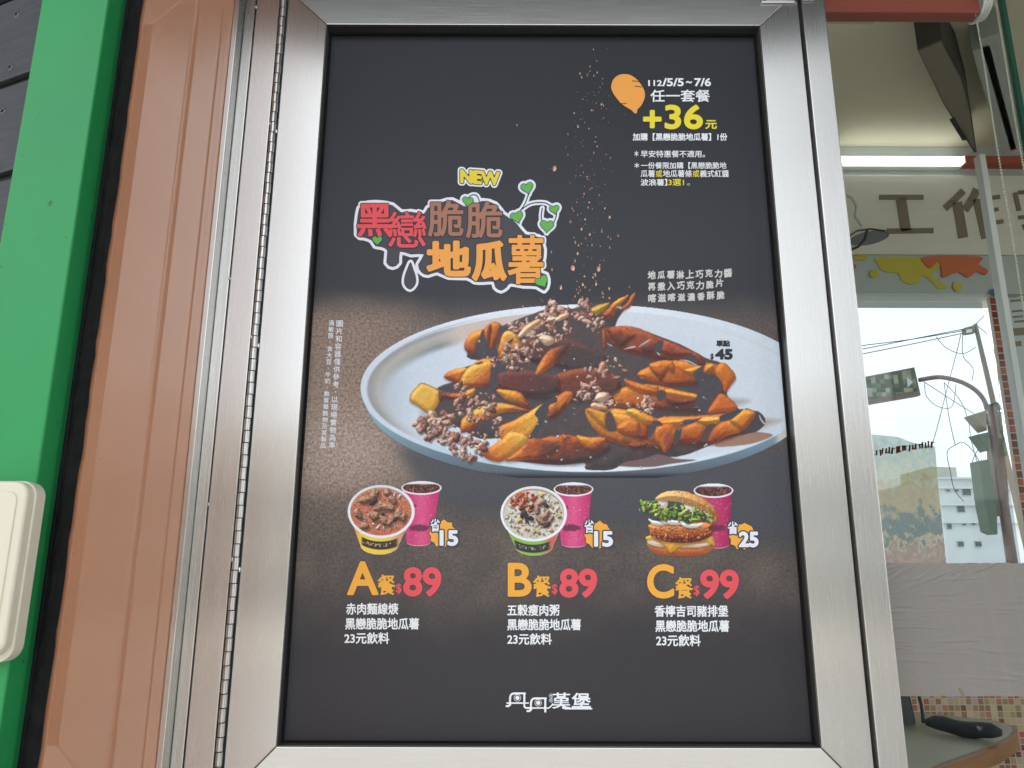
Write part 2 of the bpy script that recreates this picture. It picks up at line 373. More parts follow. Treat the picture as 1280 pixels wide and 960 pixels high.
# ---- flat print: lettering and drawn shapes lie on the sheet in thin layers
def LY(layer): return YP - 0.00035 - 0.00022*layer
def put_mesh(name, me, P, zn, layer, mat, smooth=False):
    co = at_np(P, LY(layer)); co[:, 1] -= zn*0.00008
    me.vertices.foreach_set('co', co.astype(np.float32).ravel()); me.update()
    o = link(name, me, mat, poster); return o
_dg = None
def curve_mesh(cu):
    o = bpy.data.objects.new('tmp', cu); col.objects.link(o)
    bpy.context.view_layer.update()
    me = bpy.data.meshes.new_from_object(o.evaluated_get(bpy.context.evaluated_depsgraph_get()))
    bpy.data.objects.remove(o); me.materials.clear(); return me
def text(body, x0, y0, x1, y1, mat, layer=1, bold=0.0, tilt=0.0, shear=0.0, name='lettering', grow=0.0, vertical=False, spacing=1.0):
    """lettering fitted into the measured box x0..x1, y0..y1; bold and grow are in photo pixels"""
    cu = bpy.data.curves.new('t', 'FONT'); cu.body = body; cu.size = 1.0; cu.space_character = spacing
    if vertical: cu.body = '\n'.join(body); cu.space_line = 0.82; cu.align_x = 'CENTER'
    cu.resolution_u = 3
    base = curve_mesh(cu); n = len(base.vertices)
    a = np.zeros(n*3); base.vertices.foreach_get('co', a); a = a.reshape(-1, 3)
    bx0, by0 = a[:, 0].min(), a[:, 1].min(); bx1, by1 = a[:, 0].max(), a[:, 1].max()
    me = base; P = a
    b0 = bold
    sxk = (x1-x0-2*b0)/(bx1-bx0); syk = (y1-y0-2*b0)/(by1-by0)
    if bold+grow > 0:
        k = math.sqrt(abs(sxk*syk))
        cu.bevel_depth = (bold+grow)/k; cu.bevel_resolution = 1
        me = curve_mesh(cu); n = len(me.vertices); P = np.zeros(n*3); me.vertices.foreach_get('co', P); P = P.reshape(-1, 3)
    X = x0+b0+(P[:, 0]-bx0)*sxk; Yp = y1-b0-(P[:, 1]-by0)*syk
    cx, cy = (x0+x1)/2, (y0+y1)/2
    Yp = Yp + (X-cx)*tilt; X = X + (Yp-cy)*shear
    zn = P[:, 2]/max(np.abs(P[:, 2]).max(), 1e-9)
    o = put_mesh(name, me, np.stack([X, Yp], 1), zn, layer, mat)
    return o
def seg_sd(X, Y, S, ins=None):
    """distance to segments S (n,4); signed by even-odd when ins"""
    d = np.full(X.shape, 1e9); inside = np.zeros(X.shape, bool)
    for ax, ay, bx, by in S:
        ex, ey = bx-ax, by-ay; wx, wy = X-ax, Y-ay
        t = np.clip((wx*ex+wy*ey)/(ex*ex+ey*ey+1e-9), 0, 1)
        np.minimum(d, (wx-ex*t)**2+(wy-ey*t)**2, out=d)
        if ins: inside ^= ((ay > Y) != (by > Y)) & (X < (bx-ax)*(Y-ay)/((by-ay) if by != ay else 1e-9)+ax)
    d = np.sqrt(d)
    return np.where(inside, d, -d) if ins else -d
def loop_segs(P):
    P = [np.array(p, float) for p in P]; return [(*P[i], *P[(i+1) % len(P)]) for i in range(len(P))]
def line_segs(P): return [(*P[i], *P[i+1]) for i in range(len(P)-1)]
def field_mesh(name, fields, mat, layer, step=0.55, pad=1.5):
    """one flat outline: the union of (kind, segments, grow) fields, cut clean along its contour"""
    A = np.array([q for _, S, _ in fields for q in S]); g_ = max(f[2] for f in fields)+pad
    x0, x1 = min(A[:, 0].min(), A[:, 2].min())-g_, max(A[:, 0].max(), A[:, 2].max())+g_
    y0, y1 = min(A[:, 1].min(), A[:, 3].min())-g_, max(A[:, 1].max(), A[:, 3].max())+g_
    X, Y = np.meshgrid(np.arange(x0, x1+step, step), np.arange(y0, y1+step, step)); D = np.full(X.shape, -1e9)
    for kind, S, gr_ in fields:
        B = np.array(S); lo = (min(B[:, 0].min(), B[:, 2].min())-gr_-3, min(B[:, 1].min(), B[:, 3].min())-gr_-3); hi = (max(B[:, 0].max(), B[:, 2].max())+gr_+3, max(B[:, 1].max(), B[:, 3].max())+gr_+3)
        i0, i1 = int(max((lo[0]-x0)/step, 0)), int((hi[0]-x0)/step)+2; j0, j1 = int(max((lo[1]-y0)/step, 0)), int((hi[1]-y0)/step)+2
        w = (slice(j0, j1), slice(i0, i1)); D[w] = np.maximum(D[w], seg_sd(X[w], Y[w], S, kind == 'fill')+gr_)
    ins = D > 0
    q = ins[:-1, :-1] | ins[1:, :-1] | ins[1:, 1:] | ins[:-1, 1:]
    gy_, gx_ = np.gradient(D, step); n_ = np.sqrt(gx_**2+gy_**2)+1e-6
    mv = (~ins) & (D > -2.5*step)
    X = np.where(mv, X-gx_/n_*np.minimum(D, 0)/np.maximum(n_, 0.5), X); Y = np.where(mv, Y-gy_/n_*np.minimum(D, 0)/np.maximum(n_, 0.5), Y)
    idx = np.arange(X.size).reshape(X.shape)
    F = np.stack([idx[:-1, :-1][q], idx[1:, :-1][q], idx[1:, 1:][q], idx[:-1, 1:][q]], -1)
    u, inv = np.unique(F, return_inverse=True); F = inv.reshape(-1, 4)
    P = np.stack([X.ravel()[u], Y.ravel()[u]], 1)
    me = bpy.data.meshes.new(name); me.from_pydata([(0, 0, 0)]*len(P), [], F.tolist())
    return put_mesh(name, me, P, np.zeros(len(P)), layer, mat)
def shape(pts, mat, layer, grow=0.0, name='drawn_shape', smooth=0):
    if smooth: pts = smooth_pts(pts, smooth)
    return field_mesh(name, [('fill', loop_segs(pts), grow)], mat, layer)
def stroke(pts, width, mat, layer, name='drawn_line', smooth=0, closed=False):
    if smooth: pts = smooth_pts(pts, smooth, closed)
    return field_mesh(name, [('line', loop_segs(pts) if closed else line_segs([np.array(p, float) for p in pts]), width/2)], mat, layer)
def text_segs(body, x0, y0, x1, y1, tilt=0.0, inset=0.0):
    cu = bpy.data.curves.new('t', 'FONT'); cu.body = body; cu.size = 1.0; cu.resolution_u = 5
    me = curve_mesh(cu); n = len(me.vertices); a = np.zeros(n*3); me.vertices.foreach_get('co', a); a = a.reshape(-1, 3)
    cnt = {}
    for p in me.polygons:
        for k in p.edge_keys: cnt[k] = cnt.get(k, 0)+1
    X = x0+inset+(a[:, 0]-a[:, 0].min())*(x1-x0-2*inset)/np.ptp(a[:, 0]); Y = y1-inset-(a[:, 1]-a[:, 1].min())*(y1-y0-2*inset)/np.ptp(a[:, 1])
    Y = Y+(X-(x0+x1)/2)*tilt
    bpy.data.meshes.remove(me)
    return [(X[i], Y[i], X[j], Y[j]) for (i, j), c_ in cnt.items() if c_ == 1]
def fat(body, x0, y0, x1, y1, mat, layer, bold, grow=0.0, rim=None, tilt=0.0, name='lettering'):
    """rounded heavy lettering, with an optional darker rim of width grow"""
    S = text_segs(body, x0, y0, x1, y1, tilt, bold)
    if rim: field_mesh(name+'_rim', [('fill', S, bold+grow)], rim, layer)
    return field_mesh(name, [('fill', S, bold)], mat, layer+(1 if rim else 0))

# ------------------------------------------------------------------ painted pictures of the food (flat print)
class Canvas:
    def __init__(s, x0, y0, x1, y1, step):
        s.x0, s.y0, s.st = x0, y0, step
        s.X, s.Y = np.meshgrid(np.arange(x0, x1, step), np.arange(y0, y1, step))
        s.C = np.zeros(s.X.shape+(3,)); s.A = np.zeros(s.X.shape); s.G = np.full(s.X.shape, 0.02)
    def win(s, xa, ya, xb, yb):
        H, W = s.X.shape
        i0 = max(int((xa-s.x0)/s.st)-2, 0); i1 = min(int((xb-s.x0)/s.st)+3, W)
        j0 = max(int((ya-s.y0)/s.st)-2, 0); j1 = min(int((yb-s.y0)/s.st)+3, H)
        return (slice(j0, j1), slice(i0, i1))
    def put(s, w, colr, m, alpha=True):
        if isinstance(colr, (tuple, list)): colr = np.array(colr, float)
        s.C[w] = s.C[w]*(1-m[..., None]) + colr*m[..., None]
        if alpha: s.A[w] = np.maximum(s.A[w], m)
def poly_sd(X, Y, P):
    P = np.asarray(P, float); d = np.full(X.shape, 1e9); ins = np.zeros(X.shape, bool); N = len(P)
    for i in range(N):
        ax, ay = P[i]; bx, by = P[(i+1) % N]; ex, ey = bx-ax, by-ay; wx, wy = X-ax, Y-ay
        t = np.clip((wx*ex+wy*ey)/(ex*ex+ey*ey+1e-9), 0, 1)
        d = np.minimum(d, (wx-ex*t)**2+(wy-ey*t)**2)
        c = ((ay > Y) != (by > Y)) & (X < (bx-ax)*(Y-ay)/((by-ay) if by != ay else 1e-9)+ax); ins ^= c
    d = np.sqrt(d); return np.where(ins, d, -d)
def ramp(t, stops):
    t = np.clip(t, 0, 1)*(len(stops)-1); i = np.minimum(t.astype(int), len(stops)-2); f = (t-i)[..., None]
    S = np.array(stops, float); return S[i]*(1-f)+S[i+1]*f
def relief(d, Rr, X, Y, st, nz, amp, lx=-0.45, ly=-0.75):
    q = np.clip(d/Rr, 0, 1); h = np.sqrt(np.maximum(1-(1-q)**2, 0))*Rr + nz*amp
    hy, hx = np.gradient(h, st); k = 1/np.sqrt(1+hx*hx+hy*hy)
    return np.clip((-hx*lx-hy*ly+0.62)*k, 0, 1.6)
def wedge(c, pts, stops, ax, seed=1, soft=1.0, shade=0.48, rr=7, edge=0.32, smooth=3, fade=0.0):
    """one roasted wedge: colour runs along the axis ax, rounded relief, toasted skin at the rim"""
    P = np.array(smooth_pts(pts, smooth)) if smooth else np.array(pts, float)
    w = c.win(P[:, 0].min()-3, P[:, 1].min()-3, P[:, 0].max()+3, P[:, 1].max()+3)
    X, Y = c.X[w], c.Y[w]
    if X.size == 0: return
    nz = vnoise(X, Y, 1/5.0, seed, 3)
    la, lb = max(np.ptp(P[:, 0]), 1), max(np.ptp(P[:, 1]), 1); sg = np.sign(np.corrcoef(P[:, 0], P[:, 1])[0, 1]) if len(P) > 3 else 1
    ca, sa = la/math.hypot(la, lb), sg*lb/math.hypot(la, lb); U_ = X*ca+Y*sa; V_ = -X*sa+Y*ca
    nf = vnoise(U_/7.0, V_/1.5, 1.0, seed+40, 3)
    d = poly_sd(X, Y, P) + (nz-0.5)*1.6
    c.put(w, (72, 66, 68), np.clip((poly_sd(X, Y-2.2, P)+1.5)/4.0, 0, 1)*0.55*(c.A[w] > 0.4))
    m = np.clip(d/soft+0.5, 0, 1)
    (x0, y0), (x1, y1) = ax; ex, ey = x1-x0, y1-y0
    t = ((X-x0)*ex+(Y-y0)*ey)/(ex*ex+ey*ey) + (nz-0.5)*0.35 + (nf-0.5)*0.35
    colr = ramp(t, stops)
    lam = relief(d, rr, X, Y, c.st, nz*0.6+nf*0.4, 0.9)
    colr = colr*(1-shade+shade*1.25*np.clip(lam, 0.25, 1.25))[..., None]
    e = np.clip(1-d/2.6, 0, 1)*edge*(0.4+0.9*nz)
    colr = mixc(colr, (150, 78, 58), np.clip(e, 0, 1))
    hl = np.clip((lam-1.02)*2.2, 0, 1)*np.clip((nf-0.55)*4, 0, 1)
    colr = mixc(colr, (250, 215, 165), hl*0.55)
    colr = mixc(colr, (246, 200, 120), np.clip((lam-0.95)*1.6, 0, 1)*np.clip(1-d/4.5, 0, 1)*0.6*(0.3+nf))
    if fade: m = m*np.clip(1-fade*sm(t, 0.45, 1.0), 0, 1)
    c.put(w, np.clip(colr, 40, 255), m)
def blob(c, pts, colr, soft=0.7, smooth=4, alpha=1.0, rag=0.0, seed=3):
    P = np.array(smooth_pts(pts, smooth)) if smooth else np.array(pts, float)
    w = c.win(P[:, 0].min()-3, P[:, 1].min()-3, P[:, 0].max()+3, P[:, 1].max()+3); X, Y = c.X[w], c.Y[w]
    d = poly_sd(X, Y, P)
    if rag: d = d + (vnoise(X, Y, 1/4.0, seed, 2)-0.5)*rag
    c.put(w, colr, np.clip(d/soft+0.5, 0, 1)*alpha)
def crumb(c, x, y, r, colr, seed, asp=1.0):
    a = np.linspace(0, 2*math.pi, 9)[:-1]; rs = np.random.RandomState(seed)
    k = r*(0.7+0.55*rs.rand(8)); ro = rs.rand()*3
    px_ = np.cos(a)*k*asp; py_ = np.sin(a)*k*0.82
    P = np.stack([x+px_*math.cos(ro)-py_*math.sin(ro), y+px_*math.sin(ro)+py_*math.cos(ro)], 1)
    w = c.win(x-r*2.2, y-r*2, x+r*2.4, y+r*2.4); X, Y = c.X[w], c.Y[w]
    if X.size < 9 or min(X.shape) < 2: return
    d = poly_sd(X, Y, P)
    ds = poly_sd(X, Y, P+np.array([r*0.35, r*0.45]))
    c.put(w, (104, 80, 76), np.clip(ds/1.4+0.4, 0, 1)*0.6)
    nz = vnoise(X, Y, 1/2.0, seed % 50, 2)
    lam = relief(d, max(r*0.8, 1.2), X, Y, c.st, nz, 1.5)
    k = np.array(colr, float)*(0.36+0.66*np.clip(lam, 0.15, 1.35))[..., None]*(0.85+0.3*nz)[..., None]
    c.put(w, np.clip(k, 55, 250), np.clip(d/0.7+0.5, 0, 1))
CR = [(214, 170, 154), (200, 154, 140), (226, 186, 168), (238, 208, 184), (186, 138, 126), (168, 118, 108)]
def crumbs(c, x0, y0, x1, y1, n, r0, r1, seed, pal=CR, ell=True, gate=None):
    rs = np.random.RandomState(seed); L_ = []
    for i in range(n):
        if ell:
            a = rs.rand()*6.283; q = math.sqrt(rs.rand()); x = (x0+x1)/2+math.cos(a)*q*(x1-x0)/2; y = (y0+y1)/2+math.sin(a)*q*(y1-y0)/2
        else: x = x0+rs.rand()*(x1-x0); y = y0+rs.rand()*(y1-y0)
        L_.append((y, x, r0+(r1-r0)*rs.rand()**1.6, pal[rs.randint(len(pal))], rs.randint(9999), 0.9+0.7*rs.rand()))
    for y, x, r, k, s_, a_ in sorted(L_): crumb(c, x, y, r, k, s_, a_)
def finish(c, name, layer, label=None):
    keep = c.A > 0.45
    idx = -np.ones(c.X.shape, int); idx[keep] = np.arange(keep.sum())
    q = keep[:-1, :-1] & keep[1:, :-1] & keep[1:, 1:] & keep[:-1, 1:]
    F = np.stack([idx[:-1, :-1][q], idx[1:, :-1][q], idx[1:, 1:][q], idx[:-1, 1:][q]], -1)
    V = at_np(np.stack([c.X[keep], c.Y[keep]], 1), LY(layer))
    K_ = np.concatenate([ink(np.clip(c.C[keep], 0, 255)), c.G[keep][:, None]], 1)
    o = vcol_mesh(name, V, F, K_, M['picture'], poster)
    if label: o['label'] = label
    return o
def zf(ox, oy, s): return lambda P: [(ox+x/s, oy+y/s) for x, y in P]
Z1, Z2, Z3 = zf(500, 360, 7.111), zf(500, 470, 7.111), zf(660, 360, 7.111)
Z4, Z5, Z6 = zf(660, 470, 7.111), zf(810, 400, 7.111), zf(810, 490, 7.111)

# ---- big plate
c = Canvas(444, 362, 996, 612, 0.8)
X, Y = c.X, c.Y; W = (slice(None), slice(None))
def ell(cx, cy, rx, ry): return (1-np.sqrt(((X-cx)/rx)**2+((Y-cy)/ry)**2))*min(rx, ry)*1.25
right_edge = (X < 992)
n2 = vnoise(X, Y, 1/24, 21, 2)
eo = ell(735, 499, 279, 104)                               # outer side of the plate below the rim
side = ramp((Y-500)/100, [(150, 172, 188), (136, 166, 180), (112, 132, 144), (92, 95, 102)])
side = mixc(side, (196, 198, 192), sm(X, 966, 976)*(1-sm(Y, 560, 580)))
c.put(W, side, np.clip(eo/1.0+0.5, 0, 1)*(1-sm(Y-0.00035*(X-735)**2*0, 588, 606))*sm(Y, 470, 490))
er = ell(735, 485, 285, 105)
rim = ramp((X-450)/540, [(205, 216, 230), (222, 230, 242), (226, 232, 240), (214, 224, 232), (200, 212, 220)])
rim = mixc(rim, (176, 200, 214), sm(Y, 520, 580)*(1-sm(X, 560, 760))*0.8)
c.put(W, rim, np.clip(er/1.0+0.5, 0, 1))
c.put(W, (150, 155, 162), np.exp(-((er-6.5)/1.4)**2)*(1-sm(X, 520, 640))*0.6)
ei = ell(736, 486.5, 277, 98)
fl = ell(741, 495, 266, 86)
wt = np.clip((ei)/20, 0, 1)
wall = ramp(np.clip(ei/24, 0, 1), [(150, 150, 152), (178, 177, 172), (164, 163, 160), (120, 124, 128), (112, 117, 123)])
wall = mixc(wall, (203, 190, 182), sm(X, 540, 580)*(1-sm(X, 690, 760))*(1-sm(Y, 425, 440)))
wall = mixc(wall, (206, 214, 222), sm(X-0.6*(Y-480), 700, 820))
wall = mixc(wall, (203, 214, 226), sm(Y, 515, 560))
c.put(W, wall, np.clip(ei/1.5+0.5, 0, 1))
floor = ramp((X-470)/520, [(196, 208, 221), (208, 218, 228), (206, 214, 222), (204, 212, 222), (202, 211, 220)])
floor = mixc(floor, (186, 196, 208), (1-sm(X, 474, 520)))
c.put(W, floor, sm(fl, -4, 5)*np.where(X < 800, 1, 1))
c.put(W, (196, 204, 210), np.exp(-((ell(735, 486, 268, 92))/1.2)**2)*sm(X, 860, 930)*0.6)
c.A *= right_edge
SA = (90, 83, 84)
# soft shadows on the plate
for P in (Z5([(690, 660), (730, 690), (900, 715), (830, 750), (760, 760), (700, 720)]), Z6([(1000, 240), (1130, 245), (1180, 255), (1080, 290), (1000, 330), (940, 300)])):
    blob(c, P, (168, 166, 162), soft=7)
blob(c, Z2([(180, 335), (250, 350), (300, 400), (250, 500), (160, 480), (380, 600), (340, 560)]), (150, 152, 158), soft=6, alpha=0.6)
# translucent brown film of sauce
blob(c, Z6([(590, 480), (700, 390), (850, 350), (1110, 378), (960, 450), (750, 482)]), (158, 124, 108), soft=1.2)
blob(c, Z6([(-420, 470), (0, 520), (160, 555), (240, 592), (430, 605), (200, 640), (0, 668), (-330, 640)]), (120, 100, 100), soft=1.5)
# the dark pile in chocolate sauce
pile = [(583, 446), (598, 420), (640, 402), (690, 384), (716, 386), (738, 378), (775, 382), (790, 372), (768, 410), (800, 412), (850, 430), (880, 446), (905, 455),
        (918, 470), (908, 492), (925, 512), (948, 514), (957, 528), (940, 541), (905, 548), (880, 560), (845, 572), (822, 568), (805, 574), (780, 578), (766, 587), (733, 587),
        (731, 578), (700, 581), (660, 578), (625, 574), (600, 566), (640, 548), (600, 548), (575, 535), (545, 522), (540, 500), (548, 484), (570, 476), (560, 466), (600, 452)]
P = np.array(smooth_pts(pile, 3)); d = poly_sd(X, Y, P) + (n2-0.5)*2
nz = vnoise(X, Y, 1/9.0, 31, 3)
lam = relief(d, 16, X, Y, c.st, nz, 2.2)
sau = np.array(SA, float)*(0.86+0.16*lam)[..., None]
sau = mixc(sau, (120, 86, 82), np.clip((nz-0.52)*3.2, 0, 1)*0.28)
c.put(W, sau, np.clip(d/0.8+0.5, 0, 1))
YE, YO, OR, RO, RD, MA, DK = (242, 194, 96), (236, 168, 78), (222, 138, 68), (198, 110, 64), (154, 84, 64), (120, 78, 72), (96, 80, 79)
def wz(Z, pts, stops, a, b, seed, **k): wedge(c, Z(pts), stops, (Z([a])[0], Z([b])[0]), seed, **k)
for i, (q, st_) in enumerate((
        ([(756, 412), (790, 408), (830, 424), (868, 440), (884, 452), (878, 462), (840, 454), (800, 444), (770, 434)], [(172, 98, 76), RD, MA]),
        ([(796, 468), (830, 452), (870, 452), (905, 458), (915, 470), (905, 488), (870, 482), (830, 482)], [OR, RO, RD, MA]),
        ([(758, 494), (800, 480), (850, 488), (895, 500), (902, 512), (860, 516), (810, 512), (770, 508)], [OR, RO, RD, MA]),
        ([(732, 512), (780, 512), (830, 526), (852, 545), (838, 562), (790, 560), (750, 544)], [YO, OR, RO, RD]),
        ([(820, 524), (870, 520), (910, 516), (930, 512), (948, 520), (938, 536), (900, 552), (850, 556)], [OR, RO, RD, MA]),
        ([(600, 470), (640, 462), (700, 470), (740, 486), (735, 502), (690, 502), (630, 494)], [RD, MA, DK]),
        ([(630, 566), (690, 545), (740, 548), (765, 560), (735, 578), (680, 580)], [RO, RD, MA, DK]),
        ([(640, 430), (690, 420), (735, 432), (760, 450), (740, 466), (690, 458), (650, 448)], [MA, DK, SA]),
        ([(690, 472), (730, 460), (770, 470), (775, 490), (740, 502), (700, 494)], [RD, MA, DK]))):
    A_ = np.array(q, float); i0 = A_[:, 1].argmin(); cx_, cy_ = A_.mean(0)
    wedge(c, q, st_, ((cx_-6, A_[:, 1].min()), (cx_+4, A_[:, 1].max()+3)), 200+i, soft=1.6, edge=0.25, rr=8, fade=0.55)
wz(Z1, [(880, 770), (1000, 735), (1290, 745), (1420, 800), (1400, 930), (1150, 960), (900, 900)], [MA, (118, 76, 74), DK], (900, 740), (1300, 930), 60, fade=0.6, edge=0.0)
wz(Z1, [(568, 515), (600, 440), (640, 395), (745, 368), (752, 430), (700, 480), (672, 582), (600, 570)], [YO, OR, RO, RD], (650, 390), (620, 590), 2)
wz(Z1, [(745, 370), (790, 320), (850, 298), (912, 345), (890, 420), (835, 535), (800, 540), (770, 470), (748, 430)], [RO, OR, RO, RD], (740, 340), (900, 430), 3)
wz(Z1, [(790, 330), (812, 325), (808, 400), (790, 530), (775, 480), (772, 400)], [RD, MA], (790, 320), (790, 530), 4, edge=0.1)
wz(Z1, [(866, 500), (920, 390), (980, 372), (1048, 420), (1085, 540), (1000, 572), (890, 645), (862, 560)], [YE, YO, OR, RD], (960, 380), (930, 640), 5)
blob(c, Z1([(675, 500), (712, 462), (745, 440), (768, 520), (790, 585), (800, 540), (858, 540), (872, 618), (815, 632), (775, 600), (735, 630), (690, 595)]), (80, 78, 83), rag=1)
wz(Z1, [(388, 785), (480, 722), (600, 710), (570, 780), (548, 850), (470, 838)], [YO, OR, RO, RD], (520, 715), (480, 850), 6)
wz(Z1, [(640, 690), (700, 640), (840, 622), (830, 680), (700, 690)], [YO, OR], (640, 680), (830, 640), 7)
wz(Z1, [(542, 810), (600, 715), (690, 668), (810, 650), (835, 720), (830, 850), (770, 885), (600, 880), (555, 870)], [YE, YO, RO, RD], (620, 690), (770, 890), 8)
blob(c, Z1([(812, 700), (880, 690), (960, 735), (870, 770), (860, 880), (790, 900), (800, 800)]), (80, 78, 83), rag=1.5, soft=1)
wz(Z2, [(88, 220), (100, 150), (160, 85), (210, 63), (352, 130), (350, 240), (270, 332), (150, 262)], [YE, (240, 192, 92), YO], (150, 90), (300, 320), 9, edge=0.9, shade=0.35)
blob(c, Z2([(350, 115), (400, 88), (480, 88), (470, 130), (380, 140)]), (80, 78, 83))
wz(Z2, [(350, 130), (420, 150), (520, 150), (600, 125), (668, 108), (665, 152), (600, 205), (500, 218), (400, 205), (350, 235)], [YO, OR, RO, MA], (560, 110), (500, 230), 10)
wz(Z2, [(858, 125), (960, 122), (1070, 148), (1125, 220), (1160, 305), (1050, 250), (930, 205)], [YO, OR, RD], (950, 120), (1100, 300), 11)
wz(Z2, [(540, 492), (545, 400), (600, 340), (700, 280), (830, 243), (960, 248), (1100, 288), (1155, 312), (950, 322), (800, 375), (650, 472), (560, 502)], [YE, YO, OR, RD], (700, 270), (760, 440), 12)
wz(Z2, [(880, 455), (1000, 400), (1150, 318), (1290, 238), (1400, 235), (1330, 330), (1260, 420), (1150, 545), (1000, 560), (900, 560)], [YE, YO, OR], (1250, 260), (920, 520), 13, shade=0.4)
wz(Z2, [(930, 752), (1060, 645), (1140, 555), (1300, 568), (1425, 605), (1380, 685), (1280, 735), (1100, 750)], [OR, RO, RD, DK], (1000, 640), (1380, 700), 14, fade=0.7)
wz(Z2, [(733, 690), (800, 630), (900, 565), (990, 490), (1140, 545), (1060, 640), (920, 752), (850, 762), (780, 738)], [YE, YO, OR, RO], (1060, 520), (800, 740), 15, shade=0.4)
wz(Z3, [(553, 185), (722, 123), (700, 180), (602, 242)], [(212, 172, 82), (205, 158, 70)], (560, 180), (700, 180), 16, edge=0.25)
wz(Z3, [(662, 230), (720, 175), (760, 120), (888, 58), (872, 105), (778, 185), (768, 240), (720, 278), (680, 265)], [OR, YO, RO, RD], (880, 60), (700, 270), 17)
wz(Z3, [(818, 190), (880, 130), (920, 58), (963, 38), (942, 110), (902, 167), (840, 202)], [RO, RO, RD], (950, 40), (840, 200), 18)
wz(Z3, [(64, 766), (130, 620), (200, 550), (330, 503), (345, 560), (270, 652), (150, 742)], [OR, RO, RD, MA], (110, 600), (330, 620), 19, fade=0.5)
wz(Z3, [(665, 360), (760, 353), (860, 338), (898, 368), (965, 420), (900, 480), (830, 528), (760, 470), (700, 380)], [RO, RD, MA, DK], (860, 340), (800, 530), 20, fade=0.4)
wz(Z3, [(658, 368), (690, 366), (697, 520), (670, 535)], [RO, RD], (670, 370), (680, 530), 21)
wz(Z3, [(1000, 520), (1090, 455), (1170, 470), (1150, 560), (1050, 590)], [RD, MA, DK], (1090, 460), (1080, 590), 22, fade=0.5)
wz(Z5, [(110, 270), (140, 190), (200, 195), (300, 245), (420, 285), (482, 325), (515, 402), (450, 412), (380, 320), (270, 335), (160, 315)], [(190, 98, 80), RD, MA], (280, 220), (260, 340), 23, shade=0.4)
wz(Z5, [(8, 402), (80, 368), (220, 366), (238, 470), (185, 450), (120, 535), (60, 480)], [OR, RO, MA], (110, 370), (110, 530), 24, fade=0.3)
wz(Z5, [(322, 442), (460, 408), (480, 420), (440, 450), (380, 488)], [YO, OR], (400, 420), (380, 480), 25, edge=0.2)
wz(Z5, [(505, 405), (592, 393), (548, 472), (490, 472)], [YO, OR, RO], (550, 395), (510, 470), 26, edge=0.2)
wz(Z5, [(600, 430), (660, 376), (735, 430), (785, 510), (740, 580), (682, 645), (655, 560), (610, 500)], [OR, (206, 122, 62), RO], (640, 400), (740, 580), 27, shade=0.35)
wz(Z5, [(-20, 585), (90, 590), (75, 660), (-20, 660)], [OR, RO], (30, 590), (30, 660), 28)
wz(Z5, [(160, 610), (300, 635), (442, 665), (430, 708), (300, 690), (165, 670)], [YO, OR], (300, 630), (290, 690), 29, edge=0.25)
wz(Z5, [(165, 675), (300, 692), (425, 712), (300, 770), (200, 760)], [RD, MA, DK], (290, 690), (280, 780), 30, fade=0.6)
wz(Z4, [(858, 28), (1000, 68), (1152, 118), (1142, 165), (1000, 145), (880, 92)], [RO, OR, RO], (900, 30), (1100, 160), 31)
wz(Z6, [(525, 187), (580, 90), (650, 12), (742, 70), (798, 130), (742, 182), (640, 178)], [RO, (212, 116, 66), RO], (600, 40), (700, 180), 32, shade=0.35)
wz(Z6, [(105, 262), (230, 235), (335, 243), (290, 292), (150, 305)], [YO, OR], (220, 235), (200, 300), 33, edge=0.3)
wz(Z6, [(280, 430), (300, 330), (440, 262), (520, 300), (462, 432), (350, 448)], [OR, RO, RD], (420, 270), (360, 440), 34, shade=0.4)
wz(Z6, [(430, 262), (470, 230), (645, 223), (620, 266), (520, 292)], [YE, YO, OR], (540, 225), (530, 290), 35, edge=0.2)
wz(Z6, [(525, 442), (560, 360), (640, 278), (740, 250), (835, 350), (700, 392), (580, 465)], [OR, RO, RD], (700, 260), (600, 440), 36, shade=0.4)
blob(c, Z6([(860, 150), (950, 175), (1035, 270), (1020, 310), (960, 355), (880, 365), (835, 345), (900, 270)]), (80, 78, 83))
wz(Z6, [(730, 252), (800, 190), (860, 153), (955, 180), (930, 250), (850, 342), (780, 302)], [YO, OR, RO], (790, 190), (880, 320), 37)
blob(c, Z6([(640, 215), (730, 180), (850, 150), (770, 225), (720, 252), (650, 262)]), (80, 78, 83))
blob(c, Z6([(465, 430), (510, 320), (560, 285), (605, 290), (550, 370), (520, 440)]), (92, 78, 80), rag=1.2)
wz(Z6, [(58, 420), (70, 320), (200, 278), (258, 340), (222, 450), (150, 542), (122, 500), (100, 470)], [OR, RO, OR, RO], (80, 310), (210, 450), 38)
blob(c, Z6([(150, 380), (200, 350), (215, 380), (170, 470), (135, 470)]), (150, 84, 74), soft=3)
wz(Z4, [(518, 300), (600, 283), (702, 330), (700, 472), (640, 430), (600, 390)], [OR, YO, RO], (560, 290), (690, 460), 39)
wz(Z4, [(750, 340), (870, 338), (960, 368), (1068, 430), (1062, 562), (950, 552), (830, 512), (790, 430)], [YO, OR, RO, RD], (850, 340), (960, 570), 40)
wz(Z4, [(790, 470), (840, 410), (930, 385), (1000, 430), (980, 520), (880, 520)], [OR, RO], (860, 390), (920, 520), 41, edge=0.3)
wz(Z4, [(873, 320), (910, 283), (1000, 308), (1158, 402), (1050, 432), (950, 372)], [YE, YO, OR], (920, 290), (1080, 430), 42, edge=0.25)
blob(c, Z4([(700, 330), (745, 330), (790, 480), (700, 480)]), (90, 78, 80), soft=2)
wz(Z4, [(428, 530), (540, 545), (692, 550), (640, 662), (570, 682), (500, 640)], [YO, RO, MA], (540, 535), (580, 690), 43, fade=0.4)
wz(Z4, [(303, 513), (388, 545), (308, 582)], [OR, RD], (310, 515), (340, 580), 44, smooth=0)
